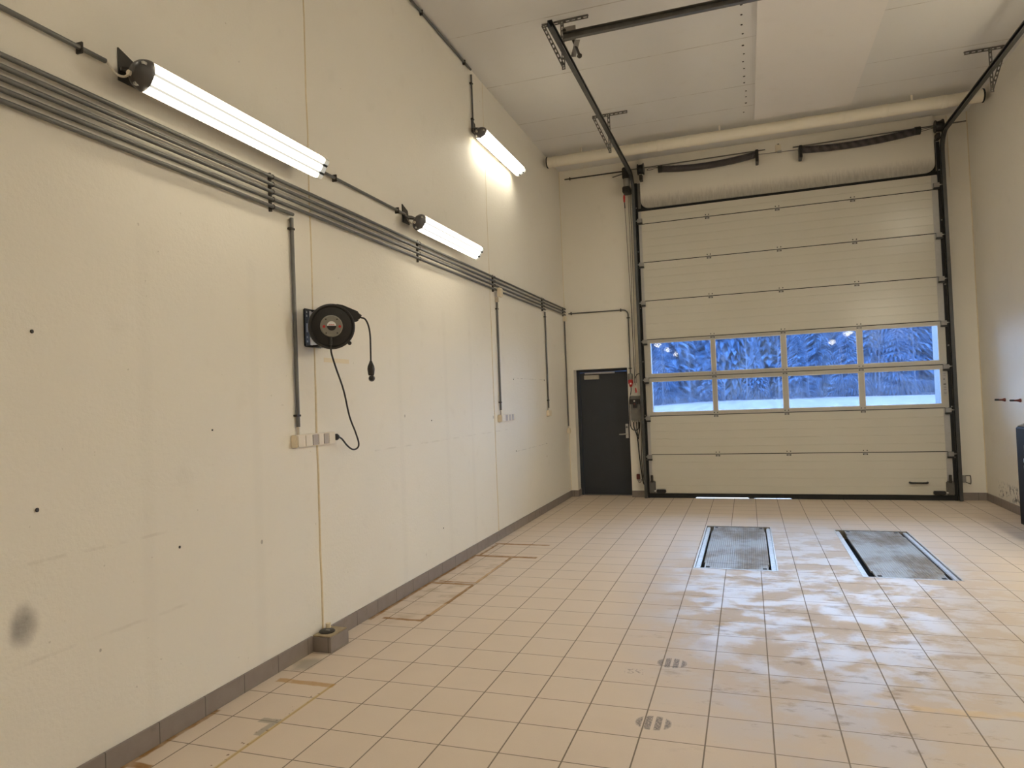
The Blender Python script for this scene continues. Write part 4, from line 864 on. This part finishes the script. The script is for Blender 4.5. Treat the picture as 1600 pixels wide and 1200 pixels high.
# white emblem and lettering running down the face
def emblem(dy, dz, w, h):
    MB().box(x0 - 0.002, x0 - 0.0005, dy - w, dy + w, dz - h, dz + h).build('emblem_bar', M['white'], cab)
for k in range(3): emblem(8.315 - k * 0.028, 0.91, 0.009, 0.048)
tc = bpy.data.curves.new('lettering', 'FONT'); tc.body = 'BEISS'; tc.size = 0.115; tc.extrude = 0.0008; tc.align_x = 'LEFT'; tc.space_character = 1.15
to = bpy.data.objects.new('lettering_source', tc); COL.objects.link(to)
bpy.context.view_layer.update()
tm = bpy.data.meshes.new_from_object(to.evaluated_get(bpy.context.evaluated_depsgraph_get())); bpy.data.objects.remove(to)
rot = Matrix(((0, 0, -1, x0 - 0.0015), (0, 1, 0, 8.275), (-1, 0, 0, 0.83), (0, 0, 0, 1)))   # text x runs down, text y toward the gate
tm.transform(Matrix.Translation(-Vector(cab['_w'])) @ rot); tm.materials.clear(); tm.materials.append(M['white']); link('lettering', tm, cab)

# ------------------------------------------------------------------ outside: snow field and forest
def gz(x, y):
    s_ = min(1.0, max(0.0, (y - 14) / 50.0)); s_ = s_ * s_ * (3 - 2 * s_)
    return -0.10 + s_ * (0.82 + 0.010 * (x - 3)) + 0.10 * math.sin(x * 0.21 + 1.0) * s_ + 0.05 * math.sin(x * 0.5 + y * 0.3) * s_
gm = MB(); nx_, ny_ = 60, 40
xs = [-45 + 100 * i / nx_ for i in range(nx_ + 1)]; ys = [D + 0.36 + (110) * (j / ny_) ** 1.5 for j in range(ny_ + 1)]
gm.add([(x, y, gz(x, y)) for y in ys for x in xs], [(j * (nx_ + 1) + i, j * (nx_ + 1) + i + 1, (j + 1) * (nx_ + 1) + i + 1, (j + 1) * (nx_ + 1) + i) for j in range(ny_) for i in range(nx_)])
struct(gm.build('snow_ground', M['snow']))
def make_conifer(h, seed):
    rnd = random.Random(seed); tr_ = MB().tube([(0, 0, -0.3), (0, 0, h * 0.5), (0, 0, h)], [0.16, 0.10, 0.02], 7)
    f = MB(); z = h * 0.06
    while z < h * 0.99:
        u = (z / h); rr = (1 - u) ** 0.85 * h * 0.25 + 0.12; nb = int(12 + 12 * (1 - u)); a0 = rnd.random() * 6.28
        for k in range(nb):
            a = a0 + 2 * PI * k / nb + rnd.uniform(-.25, .25); L_ = rr * rnd.uniform(0.7, 1.12); d = Vector((math.cos(a), math.sin(a), 0)); s_ = Vector((-d.y, d.x, 0))
            w = L_ * rnd.uniform(0.09, 0.15); dr = L_ * rnd.uniform(0.35, 0.75)
            b0 = Vector((0, 0, z)); b1 = b0 + d * L_ * 0.55 - Vector((0, 0, dr * 0.35)); b2 = b0 + d * L_ - Vector((0, 0, dr))
            f.add([b0, b1 + s_ * w - Vector((0, 0, w * 0.5)), b1, b1 - s_ * w - Vector((0, 0, w * 0.5)), b2, b1 + s_ * w * 0.6 + d * L_ * 0.3 - Vector((0, 0, w)), b1 - s_ * w * 0.6 + d * L_ * 0.3 - Vector((0, 0, w))],
                  [(0, 1, 2), (0, 2, 3), (2, 1, 5), (2, 5, 4), (3, 2, 6), (2, 4, 6)])
        z += h * rnd.uniform(0.018, 0.028)
    return tr_, f
def make_birch(h, seed):
    rnd = random.Random(seed); lean = rnd.uniform(-.05, .05)
    tr_ = MB().tube([(0, 0, -0.3), (lean * h * 0.3, 0, h * 0.4), (lean * h, 0, h)], [0.085, 0.06, 0.012], 6); br_ = MB()
    for k in range(26):
        z = h * rnd.uniform(0.18, 0.95); a = rnd.random() * 6.28; L_ = (1 - z / h) * h * 0.25 + 0.5; d = Vector((math.cos(a), math.sin(a), rnd.uniform(0.7, 1.4))).normalized()
        p = Vector((lean * z, 0, z)); q_ = p + d * L_ * 0.6; br_.tube([p, q_, q_ + (d + Vector((0, 0, -0.35))) * L_ * 0.5], [0.022, 0.014, 0.005], 4, False)
        for kk in range(3):
            dd = (d + Vector((rnd.uniform(-.8, .8), rnd.uniform(-.8, .8), rnd.uniform(-.3, .5)))).normalized(); br_.tube([p.lerp(q_, 0.3 + kk * 0.3), p.lerp(q_, 0.3 + kk * 0.3) + dd * L_ * 0.45], [0.011, 0.004], 3, False)
    return tr_, br_
protos = []
for hh, sd in ((13.5, 1), (16.0, 2), (12.0, 3)):
    tr_, f = make_conifer(hh, sd)
    o = thing('conifer', 'snow-dusted conifer in the dark forest edge beyond the glazed gate', 'tree', (0, 0, 0), 'conifers of the forest edge'); tr_.build('trunk', M['bark'], o); f.build('foliage', M['conifer'], o, smooth=False); protos.append(o)
rnd = random.Random(11); used = set()
bprotos = []
for hh, sd in ((7.5, 5), (9.5, 6), (6.0, 8)):
    tr_, b_ = make_birch(hh, sd)
    o = thing('bare_birch', 'pale bare birch standing in front of the conifers beyond the snow field', 'tree', (0, 0, 0), 'bare birches of the forest edge'); tr_.build('trunk', M['birch'], o); b_.build('branches', M['brush'], o); bprotos.append(o)
def place(lst, k, x, y, rz, sc):
    p = lst[k]
    if p.name not in used: o = p; used.add(p.name)
    else: o = dup(p, (0, 0, 0), p['label'])
    o.location = (x, y, gz(x, y)); o.rotation_euler = (0, 0, rz); o.scale = (sc, sc, sc)
for i in range(11):                                                   # front row, one object each
    place(protos, rnd.randrange(3), -14 + i * 4.4 + rnd.uniform(-.3, .3), 74.5 + rnd.uniform(-.6, .6), rnd.random() * 6.28, rnd.uniform(0.50, 0.62))
for i in range(16):
    place(bprotos, rnd.randrange(3), -13 + i * 2.7 + rnd.uniform(-.4, .4), 69.8 + rnd.uniform(-.5, .5), rnd.random() * 6.28, rnd.uniform(0.75, 1.05))
fm = MB()                                                             # the closed mass of trees behind them, beyond counting
masses = [make_conifer(hh, sd) for hh, sd in ((13.5, 21), (16.0, 22), (12.0, 23))]
for i in range(17):
    for r, yb in enumerate((85, 91, 98, 106)):
        x = -17 + i * 2.75 + rnd.uniform(-1.1, 1.1) + r * 0.9; y = yb + rnd.uniform(-1.5, 1.5); a = rnd.random() * 6.28; k_ = rnd.uniform(0.85, 1.15) + r * 0.13; z = gz(x, y); ca, sa = math.cos(a) * k_, math.sin(a) * k_
        for part in masses[rnd.randrange(3)]:
            fm.add([(x + p[0] * ca - p[1] * sa, y + p[0] * sa + p[1] * ca, z + p[2] * k_) for p in part.v], part.f)
tag(fm.build('forest', M['conifer'], smooth=False), 'dense dark blue mass of forest behind the first row of trees', 'forest', None, 'stuff')
bu_ = MB()
for k in range(1500):
    x = rnd.uniform(-18, 30); y = rnd.uniform(67.2, 71.5); z = gz(x, y); h_ = rnd.uniform(0.5, 2.2)
    bu_.tube([(x, y, z - 0.05), (x + rnd.uniform(-.2, .2), y, z + h_ * 0.6), (x + rnd.uniform(-.5, .5), y, z + h_)], [0.018, 0.012, 0.003], 3, False)
tag(bu_.build('underbrush', M['brush']), 'bare grey brushwood along the foot of the forest beyond the snow', 'brush', None, 'stuff')

# ------------------------------------------------------------------ sky, camera, view
wd = bpy.data.worlds.new('World'); S.world = wd; wd.use_nodes = True
wt = wd.node_tree; bg = wt.nodes['Background']
tcw = wt.nodes.new('ShaderNodeTexCoord'); sp = wt.nodes.new('ShaderNodeSeparateXYZ'); wt.links.new(tcw.outputs['Generated'], sp.inputs[0])
mr = wt.nodes.new('ShaderNodeMapRange'); mr.interpolation_type = 'SMOOTHSTEP'; wt.links.new(sp.outputs[2], mr.inputs[0]); mr.inputs[1].default_value = 0.10; mr.inputs[2].default_value = 0.42
mx = wt.nodes.new('ShaderNodeMix'); mx.data_type = 'RGBA'; wt.links.new(mr.outputs[0], mx.inputs[0])
mx.inputs[6].default_value = (4.8, 7.4, 11.6, 1); mx.inputs[7].default_value = (5.6, 8.2, 12.2, 1)      # overcast, a little brighter overhead
wt.links.new(mx.outputs[2], bg.inputs[0]); bg.inputs[1].default_value = 1.0
yaw, pitch, roll = math.radians(-18.885), math.radians(1.39), math.radians(-2.195)
fwd = Vector((math.sin(yaw) * math.cos(pitch), math.cos(yaw) * math.cos(pitch), math.sin(pitch)))
rt = Vector((math.cos(yaw), -math.sin(yaw), 0)); up = rt.cross(fwd)
r2 = rt * math.cos(roll) + up * math.sin(roll); u2 = up * math.cos(roll) - rt * math.sin(roll)
cam = bpy.data.cameras.new('Camera'); co = bpy.data.objects.new('Camera', cam); COL.objects.link(co)
cam.sensor_width = 36; cam.lens = 36 * 1072.5 / 1600; cam.clip_end = 400; cam.clip_start = 0.05
mw = Matrix((r2, u2, -fwd)).transposed().to_4x4(); mw.translation = (2.81, 0, 1.614); co.matrix_world = mw
S.camera = co
vs_ = S.view_settings; S.display_settings.display_device = 'sRGB'
vs_.view_transform = 'Standard'; vs_.look = 'None'; vs_.gamma = 1.0; vs_.use_curve_mapping = False; vs_.exposure = 0.18
S.cycles.max_bounces = 14; S.cycles.diffuse_bounces = 8; S.cycles.transparent_max_bounces = 16
for o in S.objects:
    if '_w' in o.keys(): del o['_w']
